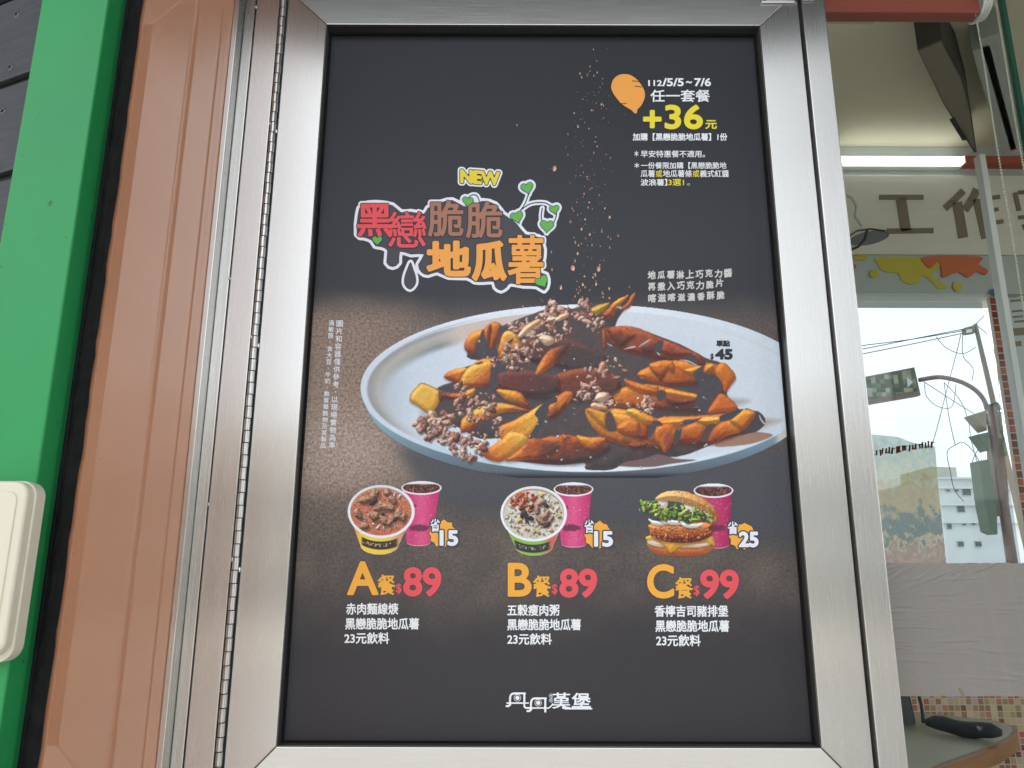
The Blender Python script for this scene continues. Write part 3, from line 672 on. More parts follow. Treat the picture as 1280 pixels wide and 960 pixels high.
wz(Z4, [(178, 330), (200, 230), (290, 160), (340, 133), (402, 160), (350, 262), (250, 372), (180, 372)], [RO, OR, RD, MA], (230, 190), (300, 360), 45, fade=0.3)
wz(Z4, [(900, 600), (1050, 590), (1040, 640), (940, 660)], [RD, DK], (960, 590), (980, 660), 46, fade=0.6)
blob(c, Z4([(60, 330), (150, 232), (240, 185), (260, 230), (190, 260), (170, 350), (60, 540), (10, 540), (90, 400)]), (80, 78, 83), soft=1)
# runs of sauce over the wedges
for P in (Z1([(700, 470), (720, 400), (735, 372), (750, 372), (748, 440), (760, 540), (740, 600), (710, 560)]), Z1([(880, 345), (940, 350), (985, 372), (930, 392), (900, 440), (880, 520), (862, 540), (880, 430)]),
          Z1([(660, 672), (720, 655), (740, 662), (690, 682)]), Z2([(395, 150), (410, 150), (405, 190), (398, 188)]), Z5([(55, 240), (90, 190), (140, 195), (125, 250), (110, 300), (60, 290)]), Z5([(330, 330), (380, 305), (420, 340), (460, 405), (400, 400), (350, 370)]),
          Z5([(470, 415), (505, 408), (490, 470), (560, 480), (610, 500), (650, 560), (655, 640), (560, 670), (470, 640), (450, 560), (400, 490)]), Z5([(85, 640), (120, 620), (160, 640), (160, 690), (110, 720), (75, 690)]), Z5([(440, 660), (500, 640), (560, 690), (540, 800), (500, 830), (420, 760)]),
          Z6([(255, 330), (300, 320), (280, 430), (240, 470), (225, 450)]), Z6([(330, 250), (420, 240), (480, 228), (430, 262), (330, 300), (290, 295)]), Z4([(1075, 430), (1140, 450), (1110, 520), (1060, 560), (1070, 500)]), Z4([(1100, 405), (1160, 398), (1200, 440), (1130, 445)])):
    blob(c, P, (84, 80, 84), soft=1.2, smooth=3, rag=1.0, seed=int(P[0][0]))
# broken chocolate crunch
for Z, q, n_, a, b in ((Z2, (140, 330, 490, 520), 60, 1.3, 6.0), (Z2, (220, 480, 480, 600), 26, 1.3, 5.0), (Z2, (430, 480, 800, 740), 62, 1.0, 5.0),
                       (Z2, (470, 55, 590, 150), 16, 1.2, 3.4), (Z2, (480, 130, 880, 400), 60, 1.0, 4.4), (Z2, (820, 370, 910, 580), 26, 0.8, 2.4),
                       (Z1, (905, 440, 1165, 745), 90, 1.0, 3.8), (Z1, (975, 285, 1105, 410), 26, 1.0, 4.0), (Z1, (815, 620, 900, 700), 14, 1, 2.6),
                       (Z3, (-40, 230, 280, 450), 60, 1.2, 5.0), (Z3, (120, 120, 370, 310), 40, 1.3, 5.0), (Z3, (-30, 420, 110, 590), 26, 1.0, 4.0), (Z3, (240, 415, 335, 500), 12, 1.2, 3.6),
                       (Z3, (80, 520, 150, 610), 8, 1, 3), (Z3, (410, 110, 560, 300), 30, 1.2, 4.6), (Z3, (530, 240, 680, 420), 26, 1.0, 4.0), (Z3, (290, 310, 400, 410), 12, 1, 3.6),
                       (Z3, (430, 620, 900, 830), 34, 0.9, 4.0), (Z4, (420, 40, 640, 200), 34, 1.0, 4.0), (Z4, (400, 130, 520, 240), 10, 1.2, 3.4), (Z4, (590, 140, 750, 300), 28, 1.4, 5.0), (Z4, (760, 200, 900, 290), 8, 1, 3), (Z4, (970, 190, 1140, 340), 36, 1.0, 4.0)):
    (xa, ya), (xb, yb) = Z([(q[0], q[1]), (q[2], q[3])])
    crumbs(c, xa, ya, xb, yb, int(n_*0.7), a*1.15, b*1.25, int(xa*7+ya), pal=CR)
def zone(Z, P, base, seed, **k): wz(Z, P, base, P[0], P[len(P)//2], seed, **k)
zone(Z1, [(1048, 427), (1110, 340), (1225, 275), (1258, 300), (1200, 345), (1082, 437)], [(240, 215, 185), (228, 172, 128)], 50, edge=0.15)
zone(Z3, [(245, 280), (300, 230), (365, 225), (350, 262), (270, 295)], [(242, 218, 192), (226, 168, 130)], 51, edge=0.15)
zone(Z3, [(95, 440), (170, 418), (225, 440), (235, 490), (170, 515), (120, 480)], [(242, 218, 192), (222, 180, 150)], 52, edge=0.15)
zone(Z3, [(620, 755), (640, 670), (680, 655), (695, 690), (650, 745)], [(232, 190, 160), (212, 150, 122)], 53, edge=0.2)
zone(Z4, [(595, 210), (620, 155), (690, 142), (722, 175), (700, 225), (640, 225)], [(245, 220, 198), (222, 176, 150)], 54, edge=0.15)
zone(Z4, [(555, 268), (590, 235), (700, 270), (690, 300), (600, 290)], [(244, 210, 178), (226, 170, 120)], 55, edge=0.15)
# wet glints on the sauce
rs = np.random.RandomState(5)
G = [Z3(p) for p in ([(848, 545), (900, 525), (955, 515), (950, 528), (900, 538)], [(975, 530), (1030, 485), (1085, 455), (1085, 462), (1035, 495)], [(1145, 570), (1170, 590), (1160, 595)], [(700, 490), (745, 510), (740, 518)], [(780, 172), (825, 165), (830, 185), (810, 178)])]
G += [Z5(p) for p in ([(280, 355), (360, 360), (440, 405), (430, 408), (350, 368)], [(80, 285), (110, 310), (100, 312)])] + [Z6([(990, 200), (1010, 240), (1040, 280), (1025, 282), (995, 240)])]
for P in G: blob(c, P, (205, 205, 208), soft=0.9, smooth=3, alpha=0.85)
for (x, y) in Z4([(88, 430), (18, 535), (265, 540), (300, 745), (557, 722), (255, 183), (160, 408), (980, 200), (1005, 810), (260, 665)])+Z3([(410, 632), (325, 735), (440, 790)])+Z6([(458, 165), (495, 50), (520, 470), (505, 480)])+Z1([(705, 475), (975, 518), (780, 618)]):
    crumb(c, x, y, 1.0+rs.rand()*0.7, (240, 240, 244), rs.randint(999))
for i in range(70):                                    # small wet glints where the sauce is dark
    x, y = 600+rs.rand()*330, 415+rs.rand()*160; j_, i_ = int((y-c.y0)/c.st), int((x-c.x0)/c.st)
    if c.C[j_, i_].mean() < 112 and c.A[j_, i_] > 0.5:
        l_ = 1.5+rs.rand()*4; a_ = rs.rand()*0.9-0.2; blob(c, [(x, y), (x+l_*0.5, y+l_*a_*0.4-0.4), (x+l_, y+l_*a_), (x+l_*0.5, y+l_*a_*0.5+0.5)], (170, 166, 168), soft=1.0, smooth=2, alpha=0.7)
c.C = c.C*(1+(0.14*vnoise(X, Y, 1/1.3, 88, 2)-0.07)*sm(poly_sd(X, Y, np.array(pile)), -1, 3))[..., None]
c.G[:] = 0.03; c.G[(c.C.mean(-1) < 100)] = 0.05
finish(c, 'plate_picture', 1, 'printed picture of roasted sweet potato wedges with chocolate sauce on a white plate')

# ---- meal pictures
def cup(c, Z, rim, bot, tint, seed):
    (cx, cy, rx, ry) = rim; (bx0, bx1, by, bry) = bot
    (cx, cy), = Z([(cx, cy)]); rx /= 8; ry /= 8; (bx0, by), (bx1, _) = Z([(bx0, by), (bx1, by)]); bry /= 8
    X, Y = c.X, c.Y; Wn = (slice(None), slice(None))
    P = [(cx-rx*0.97, cy), (cx-rx*0.9, cy+6)] + [(bx0, by)] + [((bx0+bx1)/2+math.cos(a)*(bx1-bx0)/2, by+math.sin(a)*bry) for a in np.linspace(math.pi, 0, 9)] + [(bx1, by), (cx+rx*0.9, cy+6), (cx+rx*0.97, cy)]
    d = poly_sd(X, Y, P); t = (X-(cx-rx))/(2*rx)
    body = ramp(t, [tint[0], tint[1], tint[2], tint[1], tint[3]])
    body = mixc(body, (250, 200, 215), np.clip((vnoise(X, Y, 0.9, seed, 1)-0.80)*6, 0, 1)*0.5)
    c.put(Wn, body, np.clip(d/0.7+0.5, 0, 1))
    low = np.clip(d/0.7+0.5, 0, 1)
    c.put(Wn, (236, 228, 232), low*sm(Y-np.sqrt(np.maximum(0, 1-((X-(bx0+bx1)/2)/((bx1-bx0)/2+0.1))**2))*bry, by-1.5, by-0.5)*0.8)
    # plain dark stripe and cloud on the cup
    (sx, sy), = Z([(790, 520)])
    blobd = (1-np.sqrt(((X-sx)/13)**2+((Y-by+(by-sy)*1.0)/4.2)**2))*4+(vnoise(X, Y, 0.5, seed+3, 2)-0.5)*2.5
    c.put(Wn, (104, 60, 78), np.clip(blobd+0.3, 0, 1)*low*0.85)
    d2 = (1-np.sqrt(((X-cx+rx*0.45)/5.5)**2+((Y-cy-by*0+0-(by-cy)*0.33)/2.6)**2))*3
    c.put(Wn, (110, 56, 78), np.clip(d2+0.3, 0, 1)*low*0.85)
    e = (1-np.sqrt(((X-cx)/rx)**2+((Y-cy)/ry)**2))*ry
    c.put(Wn, (232, 230, 236), np.clip(e/0.5+0.5, 0, 1))
    e2 = (1-np.sqrt(((X-cx)/(rx*0.91))**2+((Y-cy+0.2)/(ry*0.80))**2))*ry
    dk = ramp(vnoise(X, Y, 0.55, seed+7, 3), [(60, 50, 54), (72, 58, 60), (96, 66, 62), (150, 100, 88), (205, 180, 176)])
    c.put(Wn, dk, np.clip(e2/0.5+0.5, 0, 1)*sm(Y-(cy-ry*0.55), -1, 1.5))
def bowl(c, Z, cx, cy, rx, ry, bot, pal, wall, seed, fill):
    (cx, cy), = Z([(cx, cy)]); rx /= 8; ry /= 8
    (bx0, by), (bx1, _) = Z([(bot[0], bot[2]), (bot[1], bot[2])]); bry = bot[3]/8
    X, Y = c.X, c.Y; Wn = (slice(None), slice(None))
    P = [(cx-rx*0.9, cy+ry*0.3)] + [((bx0+bx1)/2+math.cos(a)*(bx1-bx0)/2, by+math.sin(a)*bry) for a in np.linspace(math.pi, 0, 11)] + [(cx+rx*0.9, cy+ry*0.3)]
    d = poly_sd(X, Y, P); m = np.clip(d/0.7+0.5, 0, 1)
    t = (X-(cx-rx))/(2*rx)
    c.put(Wn, ramp(t, wall), m)
    arc = Y-(cy+np.sqrt(np.maximum(0, 1-((X-cx)/rx)**2))*ry)
    band = sm(arc, 3.5, 4.5)*(1-sm(arc, 13.5, 15.0))*sm(X, cx-rx*0.62, cx-rx*0.52)*(1-sm(X, cx+rx*0.42, cx+rx*0.55))
    c.put(Wn, (70, 66, 66), m*band)
    c.put(Wn, (206, 176, 110) if seed == 91 else (150, 170, 140), m*band*np.clip((vnoise(X*1.6, Y*0.9, 0.55, seed, 1)-0.56)*7, 0, 1)*sm(arc, 6, 7.5)*(1-sm(arc, 10, 11.5)))
    c.put(Wn, (225, 225, 226), m*np.clip(1-d/1.3, 0, 1)*0.7)
    e = (1-np.sqrt(((X-cx)/rx)**2+((Y-cy)/ry)**2))*ry
    c.put(Wn, ramp((Y-cy+ry)/(2*ry), [(222, 222, 222), (236, 238, 242), (228, 232, 240)]), np.clip(e/0.6+0.5, 0, 1))
    e2 = (1-np.sqrt(((X-cx)/(rx*0.915))**2+((Y-cy)/(ry*0.90))**2))*ry
    c.put(Wn, (176, 150, 132), np.clip(e2/0.5+0.5, 0, 1))
    e3 = (1-np.sqrt(((X-cx)/(rx*0.90))**2+((Y-cy-ry*0.03)/(ry*0.86))**2))*ry
    msk = np.clip(e3/0.5+0.5, 0, 1)
    keep = c.C.copy(), c.A.copy()
    fill(c, cx, cy, rx, ry, msk)
    inside = e2 > -0.3
    c.C = np.where(inside[..., None], c.C, keep[0]); c.A = np.where(inside, c.A, keep[1])
def fill_noodles(c, cx, cy, rx, ry, m):
    X, Y = c.X, c.Y; Wn = (slice(None), slice(None))
    u = vnoise(X, Y, 1/9, 70, 2); v = vnoise(X+37, Y, 1/12, 74, 2)
    s = np.sin((X*np.cos(u*7)+Y*np.sin(u*7))*2.1+v*9)
    c.put(Wn, ramp(s*0.5+0.5, [(140, 72, 56), (184, 98, 74), (206, 124, 96), (226, 158, 130)]), m)
    rs = np.random.RandomState(8)
    for i in range(16):
        a = rs.rand()*6.28; q = math.sqrt(rs.rand())*0.8; crumb(c, cx+math.cos(a)*q*rx, cy+math.sin(a)*q*ry, 1.6+rs.rand()*1.4, (236, 226, 226), rs.randint(999), 1.5)
    for (x, y, r) in ((340, 185, 8), (245, 245, 6.5), (480, 165, 6.5), (400, 310, 8), (490, 320, 7), (530, 240, 6), (335, 400, 8), (180, 380, 6.5), (440, 445, 7), (590, 385, 8), (250, 500, 6), (510, 440, 6), (640, 400, 5)):
        (x, y), = zf(425, 595, 8)([(x, y)]); crumb(c, x, y, r, (206, 160, 130), rs.randint(999), 1.2)
    for (x, y, r) in ((330, 260, 5), (560, 430, 3.5), (430, 380, 2.5)):
        (x, y), = zf(425, 595, 8)([(x, y)]); crumb(c, x, y, r, (92, 76, 76), rs.randint(999), 1.3)
def fill_porridge(c, cx, cy, rx, ry, m):
    X, Y = c.X, c.Y; Wn = (slice(None), slice(None)); rs = np.random.RandomState(9)
    c.put(Wn, ramp(vnoise(X, Y, 0.35, 80, 3), [(160, 152, 140), (196, 190, 178), (216, 212, 202), (228, 224, 216)]), m)
    crumbs(c, cx-rx*0.85, cy-ry*0.8, cx+rx*0.85, cy+ry*0.85, 150, 1.0, 2.4, 33, [(232, 228, 218), (222, 206, 176), (214, 184, 140), (205, 170, 118), (240, 238, 232)])
    f = zf(615, 595, 8)
    def at8(x, y): return f([(x, y)])[0]
    for i in range(60):
        a = rs.rand()*6.28; q = math.sqrt(rs.rand()); x, y = at8(320+math.cos(a)*q*130, 270+math.sin(a)*q*110); crumb(c, x, y, 1.2+rs.rand()*1.6, [(232, 120, 74), (218, 98, 62), (240, 140, 92)][i % 3], rs.randint(999), 1.5)
    for (x, y, r) in ((300, 330, 3), (400, 310, 3), (340, 400, 5), (300, 400, 3.5), (380, 420, 4), (540, 290, 3.5), (545, 490, 4), (350, 450, 3)):
        x, y = at8(x, y); crumb(c, x, y, r, (82, 84, 80), rs.randint(999), 1.4)
    for (x, y, r) in ((480, 270, 5), (455, 350, 5.5), (520, 410, 6), (480, 450, 5.5), (590, 430, 4.5), (550, 380, 4.5)):
        x, y = at8(x, y); crumb(c, x, y, r, (200, 160, 142), rs.randint(999), 1.5)
    for (x, y) in ((497, 200), (675, 405), (468, 570), (275, 450)):
        x, y = at8(x, y); crumb(c, x, y, 3.2, (240, 196, 66), rs.randint(999))
PK = [(196, 84, 128), (202, 74, 122), (216, 96, 140), (172, 62, 104)]
PK2 = [(170, 60, 100), (180, 62, 104), (186, 72, 112), (150, 52, 90)]
ZA, ZB_, ZC = zf(425, 595, 8), zf(615, 595, 8), zf(795, 595, 8)
c = Canvas(427, 597, 556, 699, 0.62)
cup(c, ZA, (815, 118, 205, 70), (662, 910, 665, 38), PK, 90)
bowl(c, ZA, 410, 355, 336, 268, (200, 590, 690, 100), None, [(206, 90, 80), (236, 200, 80), (240, 206, 84), (236, 200, 84), (206, 150, 120), (190, 84, 84)], 91, fill_noodles)
finish(c, 'meal_picture', 1, 'printed picture of a noodle bowl and pink drink cup')
c = Canvas(617, 597, 748, 699, 0.62)
cup(c, ZB_, (815, 132, 202, 72), (688, 950, 680, 38), PK, 92)
bowl(c, ZB_, 416, 377, 334, 278, (225, 615, 700, 100), None, [(214, 90, 84), (140, 180, 80), (146, 186, 86), (150, 186, 96), (214, 96, 90), (214, 150, 140)], 93, fill_porridge)
finish(c, 'meal_picture', 1, 'printed picture of a porridge bowl and pink drink cup')
c = Canvas(798, 597, 924, 700, 0.62)
cup(c, ZC, (775, 145, 202, 74), (700, 935, 690, 38), PK2, 94)
def bz(pts, stops, a, b, seed, **k): wedge(c, ZC(pts), stops, (ZC([a])[0], ZC([b])[0]), seed, **k)
bz([(110, 640), (140, 600), (450, 590), (740, 600), (785, 660), (775, 730), (690, 790), (450, 808), (220, 790), (120, 720)], [(226, 180, 132), (226, 142, 92), (206, 108, 70)], (450, 600), (450, 808), 101, rr=8, edge=0.1, shade=0.35)
bz([(110, 650), (180, 640), (300, 690), (260, 712), (150, 690)], [(246, 226, 204), (236, 196, 152)], (150, 640), (250, 710), 102, edge=0.0, shade=0.2)
bz([(440, 712), (560, 680), (720, 668), (735, 690), (600, 715)], [(250, 236, 216), (240, 206, 160)], (600, 670), (600, 715), 103, edge=0.0, shade=0.2)
bz([(105, 640), (140, 585), (700, 600), (760, 625), (785, 695), (700, 660), (500, 695), (420, 710), (345, 768), (285, 690), (180, 635)], [(244, 190, 84), (238, 170, 66)], (400, 600), (400, 760), 104, edge=0.0, shade=0.25, smooth=2)
bz([(118, 490), (200, 468), (450, 470), (740, 462), (765, 530), (745, 600), (640, 650), (450, 668), (250, 645), (150, 590), (125, 530)], [(234, 150, 88), (216, 116, 66), (186, 92, 62)], (420, 470), (440, 668), 105, rr=10, edge=0.2, shade=0.7)
crumbs(c, *ZC([(130, 480)])[0], *ZC([(750, 655)])[0], 190, 0.7, 1.5, 107, [(236, 160, 96), (226, 134, 74), (206, 106, 66), (244, 186, 120)])
for q in ([(120, 425), (180, 440), (300, 470), (360, 480), (260, 492), (160, 478)], [(250, 440), (400, 440), (500, 462), (430, 488), (300, 478)], [(455, 470), (600, 480), (668, 470), (650, 505), (560, 520), (480, 505)]):
    bz(q, [(244, 242, 240), (226, 220, 210)], q[0], q[3], 108, edge=0.0, shade=0.25)
bz([(165, 280), (220, 240), (320, 255), (300, 320), (200, 345)], [(244, 240, 236), (232, 216, 196)], (200, 250), (280, 330), 109, edge=0, shade=0.25)
bz([(440, 300), (500, 280), (600, 320), (660, 370), (520, 360)], [(246, 244, 242), (226, 226, 214)], (500, 280), (580, 360), 110, edge=0, shade=0.25)
bz([(190, 235), (230, 185), (310, 148), (420, 142), (540, 165), (660, 215), (760, 285), (815, 370), (820, 440), (780, 468), (770, 400), (690, 350), (600, 318), (500, 285), (400, 262), (260, 250)], [(236, 190, 128), (230, 170, 100), (216, 130, 76)], (300, 150), (790, 440), 111, rr=12, edge=0.1, shade=0.4)
LG = [(178, 206, 96), (150, 186, 76), (120, 156, 70), (90, 120, 66)]
rs = np.random.RandomState(14); path = smooth_pts([(60, 320), (110, 270), (160, 320), (230, 360), (300, 370), (380, 340), (450, 370), (530, 390), (610, 390), (690, 400), (760, 425)], 8, False)
for i in range(210):
    q = path[rs.randint(len(path))]; x = q[0]+rs.randn()*22; y = q[1]+(rs.rand()-0.35)*95*(0.55 if q[0] > 620 or q[0] < 150 else 1)
    (x, y), = ZC([(x, y)]); crumb(c, x, y, 1.2+2.4*rs.rand(), [(196, 220, 116), (172, 206, 92), (146, 184, 80), (112, 150, 72), (84, 112, 66), (206, 226, 140)][rs.randint(6)], rs.randint(999), 1.3+0.9*rs.rand())
rs = np.random.RandomState(4)
for i in range(46):
    x = 380+rs.rand()*400; y = 175+(x-380)*0.42+(rs.rand()-0.5)*110
    (x, y), = ZC([(x, min(y, 400))]); crumb(c, x, y, 0.75, (248, 226, 184), rs.randint(999), 1.5)
finish(c, 'meal_picture', 1, 'printed picture of a burger and pink drink cup')

# ---- falling crunch above the plate: small printed flakes
rs = np.random.RandomState(12); vv, ff, cc = [], [], []
fl = [(693, 211, 4.6, 6.2), (716, 335, 5.0, 6), (701, 359, 3, 5), (646, 156, 1.6, 3), (735, 259, 2, 3), (752, 288, 1.8, 5), (737, 293, 2, 4), (731, 274, 2, 3.5), (749, 244, 1.6, 3), (748, 336, 3.5, 6), (727, 96, 1.6, 3), (734, 94, 1.2, 3), (752, 130, 2, 2), (741, 138, 1.5, 2), (690, 337, 2, 5), (689, 315, 2, 4), (722, 317, 2, 4), (719, 303, 2, 4)]
for i in range(300):
    y = 58+335*rs.rand()**0.8; sp_ = 6+ (y-58)*0.085
    x = 742-(y-58)*0.055+rs.randn()*sp_
    if 560 < x < 800 and not (x < 712 and 215 < y < 370): s_ = (0.35+rs.rand()**3*1.5)*(0.6+y/420); fl.append((x, y, s_, s_*(1.2+rs.rand())))
pal = [(196, 140, 112), (222, 172, 146), (150, 116, 100), (176, 122, 100), (232, 196, 170), (128, 108, 100)]
for (x, y, a, b) in fl:
    k = len(vv); n_ = 6
    for j in range(n_):
        t = j/n_*6.283; rr_ = 0.7+0.5*rs.rand(); vv.append((x+math.cos(t)*a*0.62*rr_, y+math.sin(t)*b*0.62*rr_))
        base = np.array(pal[rs.randint(2) if a > 2.8 else rs.randint(len(pal))], float)*(1.12 if math.sin(t)*0.6+math.cos(t) > 0 else 0.74); cc.append(np.clip(base, 0, 250))
    ff.append([k, k+1, k+2, k+3]); ff.append([k, k+3, k+4, k+5])
Vf = at_np(np.array(vv), LY(2)); Vf[:, 1] -= np.repeat(np.arange(len(fl)) % 7, 6)*0.00003
vcol_mesh('falling_crumbs_print', Vf, np.array(ff), np.concatenate([ink(np.array(cc)), np.full((len(cc), 1), 0.02)], 1), M['picture'], poster)['kind'] = 'stuff'

# ------------------------------------------------------------------ lettering
I = {'white': inkmat('white', (236, 237, 240)), 'yellow': inkmat('yellow', (232, 214, 66)), 'orange': inkmat('orange', (238, 172, 74)),
     'red': inkmat('red', (228, 92, 98)), 'dark': inkmat('dark', (62, 60, 66)), 'choc': inkmat('choc', (80, 78, 84)), 'brown': inkmat('brown', (166, 118, 98)), 'grey': inkmat('grey', (206, 202, 200)),
     'green': inkmat('green', (104, 176, 88)), 'potato': inkmat('potato', (236, 164, 84)), 'lemon': inkmat('lemon', (226, 206, 70)), 'logo_red': inkmat('logo_red', (226, 88, 94)), 'pale': inkmat('pale', (226, 229, 238)), 'line': inkmat('line', (86, 70, 62))}
text('112', 810.3, 100, 827.5, 107.6, I['white'], bold=0.35); text('/5/5', 828, 97.5, 854.7, 108, I['white'], bold=0.5)
text('~', 857.5, 101.2, 865, 104.3, I['white'], bold=0.3); text('7/6', 868, 97.5, 888.8, 108, I['white'], bold=0.5)
text('任一套餐', 813, 112, 887.5, 127.5, I['white'], bold=0.3)
for (b, q) in (('+', (803.8, 137.5, 827, 160.3)), ('36', (830.8, 130.8, 878.7, 161.7))):
    fat(b, *q, I['yellow'], 1, 1.3, 0.8, I['line'])
text('元', 881.7, 150, 896.2, 161.3, I['yellow'], bold=0.45)
text('加購【黑戀脆脆地瓜薯】1份', 790.8, 166.3, 909.2, 175.9, I['white'], bold=0.25)
text('＊', 793, 188.5, 798, 195.5, I['white'], bold=0.2); text('早安特惠餐不適用。', 801, 188, 881.3, 196.8, I['white'], bold=0.12)
text('＊', 793, 203.5, 799, 210, I['white'], bold=0.2); text('一份餐限加購【黑戀脆脆地', 801.2, 202.6, 908, 211, I['white'], bold=0.12)
def seg(items, y0, y1, bold):
    for b, xa, xb, k in items: text(b, xa, y0, xb, y1, I[k], bold=bold)
seg([('瓜薯', 800.8, 818.6, 'white'), ('或', 819.7, 827.8, 'yellow'), ('地瓜薯條', 828.6, 865, 'white'), ('或', 865.8, 874.2, 'yellow'), ('義式紅醬', 875, 911.2, 'white')], 212.5, 221.4, 0.12)
seg([('波浪薯】', 800.8, 834, 'white'), ('3選1', 835.3, 855, 'yellow')], 223.6, 232.2, 0.15); text('。', 859, 229, 862.5, 232, I['grey'])
def jitter_line(s, xa, xb, ya, yb, size, seed):
    rs = np.random.RandomState(seed); n = len(s)
    for i, ch in enumerate(s):
        t = i/(n-1); cx = xa+size/2+(xb-xa-size)*t; cy = ya+(yb-ya)*t+rs.rand()*1.6-0.8+math.sin(t*3.1)*0.8; k = size*(0.94+0.12*rs.rand())/2
        hgt = k if ch not in '一' else k*0.2
        text(ch, cx-k*0.95, cy-hgt, cx+k*0.95, cy+hgt, I['grey'], bold=0.4, tilt=(rs.rand()-0.5)*0.14-0.05)
jitter_line('地瓜薯淋上巧克力醬', 809.4, 915.2, 344, 340.5, 10.4, 1)
jitter_line('再撒入巧克力脆片', 809.6, 904.4, 358.4, 354.2, 10.4, 2)
jitter_line('喀滋喀滋濃香酥脆', 810, 905.8, 372.6, 368.6, 10.4, 3)
text('單點', 895.3, 425.4, 912.6, 433.4, I['dark'], 2, bold=0.5); text('$', 887.8, 441.8, 892.2, 450.2, I['dark'], 2, bold=0.4); fat('45', 893.8, 436, 916, 449.8, I['dark'], 2, 1.1)
def column(s, top, bot, size):
    n = len(s)
    for i, ch in enumerate(s):
        t = i/(n-1); x = top[0]+(bot[0]-top[0])*t; y = top[1]+(bot[1]-top[1])*t; k = size/2
        if ch in '，、：': text(ch, x-1, y-1.2, x+1, y+1.2, I['pale']); continue
        text(ch, x-k, y-k, x+k, y+k, I['pale'], bold=0.12)
column('圖片和容器僅供參考，以現場實物為準', (424.6, 404.5), (414.8, 556.5), 8.2)
column('過敏原：含大豆、牛奶、麩質類穀物及其製品', (414.4, 403.5), (404.0, 557), 6.8)
meals = (('A', (433.9, 701.5, 473.2, 743.9), (472, 718.2, 494.3, 743.9), (494.8, 729.5, 502.2, 742.4), '89', (503.9, 708.7, 551.8, 745.8),
          (('赤肉麵線焿', 432.5, 753.7, 497.9, 768.4), ('黑戀脆脆地瓜薯', 431.5, 772.2, 523.8, 787), ('23元飲料', 430.4, 790.4, 486.6, 804.8)), (537.9, 648.2, 550, 664.8), (553, 666.7), '15', (549.4, 662.6, 572.7, 682.4)),
         ('B', (634.7, 703.4, 664.6, 745.8), (666.3, 719.4, 688.6, 746.3), (689.8, 730, 696.8, 743.6), '89', (699.2, 710.6, 746.6, 747.2),
          (('五穀瘦肉粥', 634, 755.4, 699.2, 769.9), ('黑戀脆脆地瓜薯', 634, 773.4, 726.2, 788), ('23元飲料', 634, 791.6, 689.8, 805.9)), (730.3, 649.4, 742.5, 666.2), (747.3, 668.6), '15', (742.5, 663.8, 766.3, 683.6)),
         ('C', (808.7, 705, 842.7, 748.2), (844, 721.4, 866.2, 748.4), (867.2, 731.8, 874.4, 745.4), '99', (875, 711.8, 923.7, 748.8),
          (('香檸吉司豬排堡', 818.3, 756.6, 910.3, 771.2), ('黑戀脆脆地瓜薯', 819.2, 775, 911.5, 790), ('23元飲料', 820, 793.2, 875.8, 807.8)), (909.4, 651.8, 922.3, 667.9), (928.5, 670.3), '25', (923.5, 664.3, 948.2, 684.2)))
for L_, q1, q2, q3, pr, q4, lines, q5, bc, sv, q6 in meals:
    fat(L_, *q1, I['orange'], 1, 1.5, 0.8, I['choc'])
    fat('餐', *q2, I['orange'], 1, 0.42); text('$', *q3, I['red'], 2, bold=0.4)
    fat(pr, *q4, I['red'], 1, 1.6, 0.8, I['choc'])
    for s, *q in lines: text(s, *q, I['white'], 1, bold=0.35)
    rs = np.random.RandomState(int(bc[0])); B = []
    for i in range(22):
        a = i/22*6.283; r_ = (17.5 if i % 2 else 15.2)*(0.95+0.1*rs.rand()); B.append((bc[0]+math.cos(a)*r_, bc[1]+math.sin(a)*r_))
    shape(B, I['choc'], 2, grow=0.8, name='price_burst'); shape(B, I['orange'], 3, name='price_burst')
    for b, q, bo in (('省', q5, 0.22), (sv, q6, 1.15)):
        fat(b, *q, I['pale'], 4 if bo < 1 else 6, bo, 1.6, I['choc'])

# ---- drawn potato (plain, with crease lines)
zp = zf(740, 80, 6)
pot = zp([(145, 160), (165, 110), (215, 78), (280, 80), (330, 110), (365, 150), (392, 200), (396, 250), (370, 310), (342, 340), (335, 368), (318, 368), (295, 345), (230, 305), (180, 250), (150, 200)])
shape(pot, I['line'], 1, grow=0.45, smooth=3, name='potato_drawing'); shape(pot, I['potato'], 2, smooth=3, name='potato_drawing')
for q in ([(302, 127), (325, 128), (350, 133)], [(322, 166), (345, 168), (372, 173)], [(218, 297), (240, 296), (258, 294)]): stroke(zp(q), 1.0, I['line'], 3, smooth=3)

# ---- product title with drips, vine and leaves
zl = zf(420, 190, 4.2667)
back = [(112, 440), (118, 330), (140, 285), (210, 272), (300, 285), (345, 322), (400, 320), (470, 330), (490, 300), (560, 270), (620, 258), (680, 290), (720, 290), (780, 262), (850, 280), (890, 330), (960, 380), (1010, 440), (1080, 455), (1108, 520),
        (1100, 590), (1085, 640), (1120, 655), (1128, 700), (1110, 738), (1070, 715), (1000, 712), (930, 700), (910, 720), (880, 738), (850, 720), (840, 690), (790, 692), (740, 690), (700, 668), (600, 665), (540, 640), (490, 655), (455, 640), (440, 600),
        (470, 545), (400, 545), (340, 530), (335, 590), (302, 612), (270, 590), (275, 525), (240, 505), (210, 500), (190, 470), (150, 455)]
drop = smooth_pts([(398, 588), (410, 620), (425, 665), (424, 705), (395, 733), (366, 708), (366, 665), (384, 615)], 3)
def heart(cx, cy, s, rot):
    P = []
    for k in range(24):
        t = k/24*6.283; x = 16*math.sin(t)**3; y = -(13*math.cos(t)-5*math.cos(2*t)-2*math.cos(3*t)-math.cos(4*t))
        x, y = x*s/34, y*s/34; P.append((cx+x*math.cos(rot)-y*math.sin(rot), cy+x*math.sin(rot)+y*math.cos(rot)))
    return zl(P)
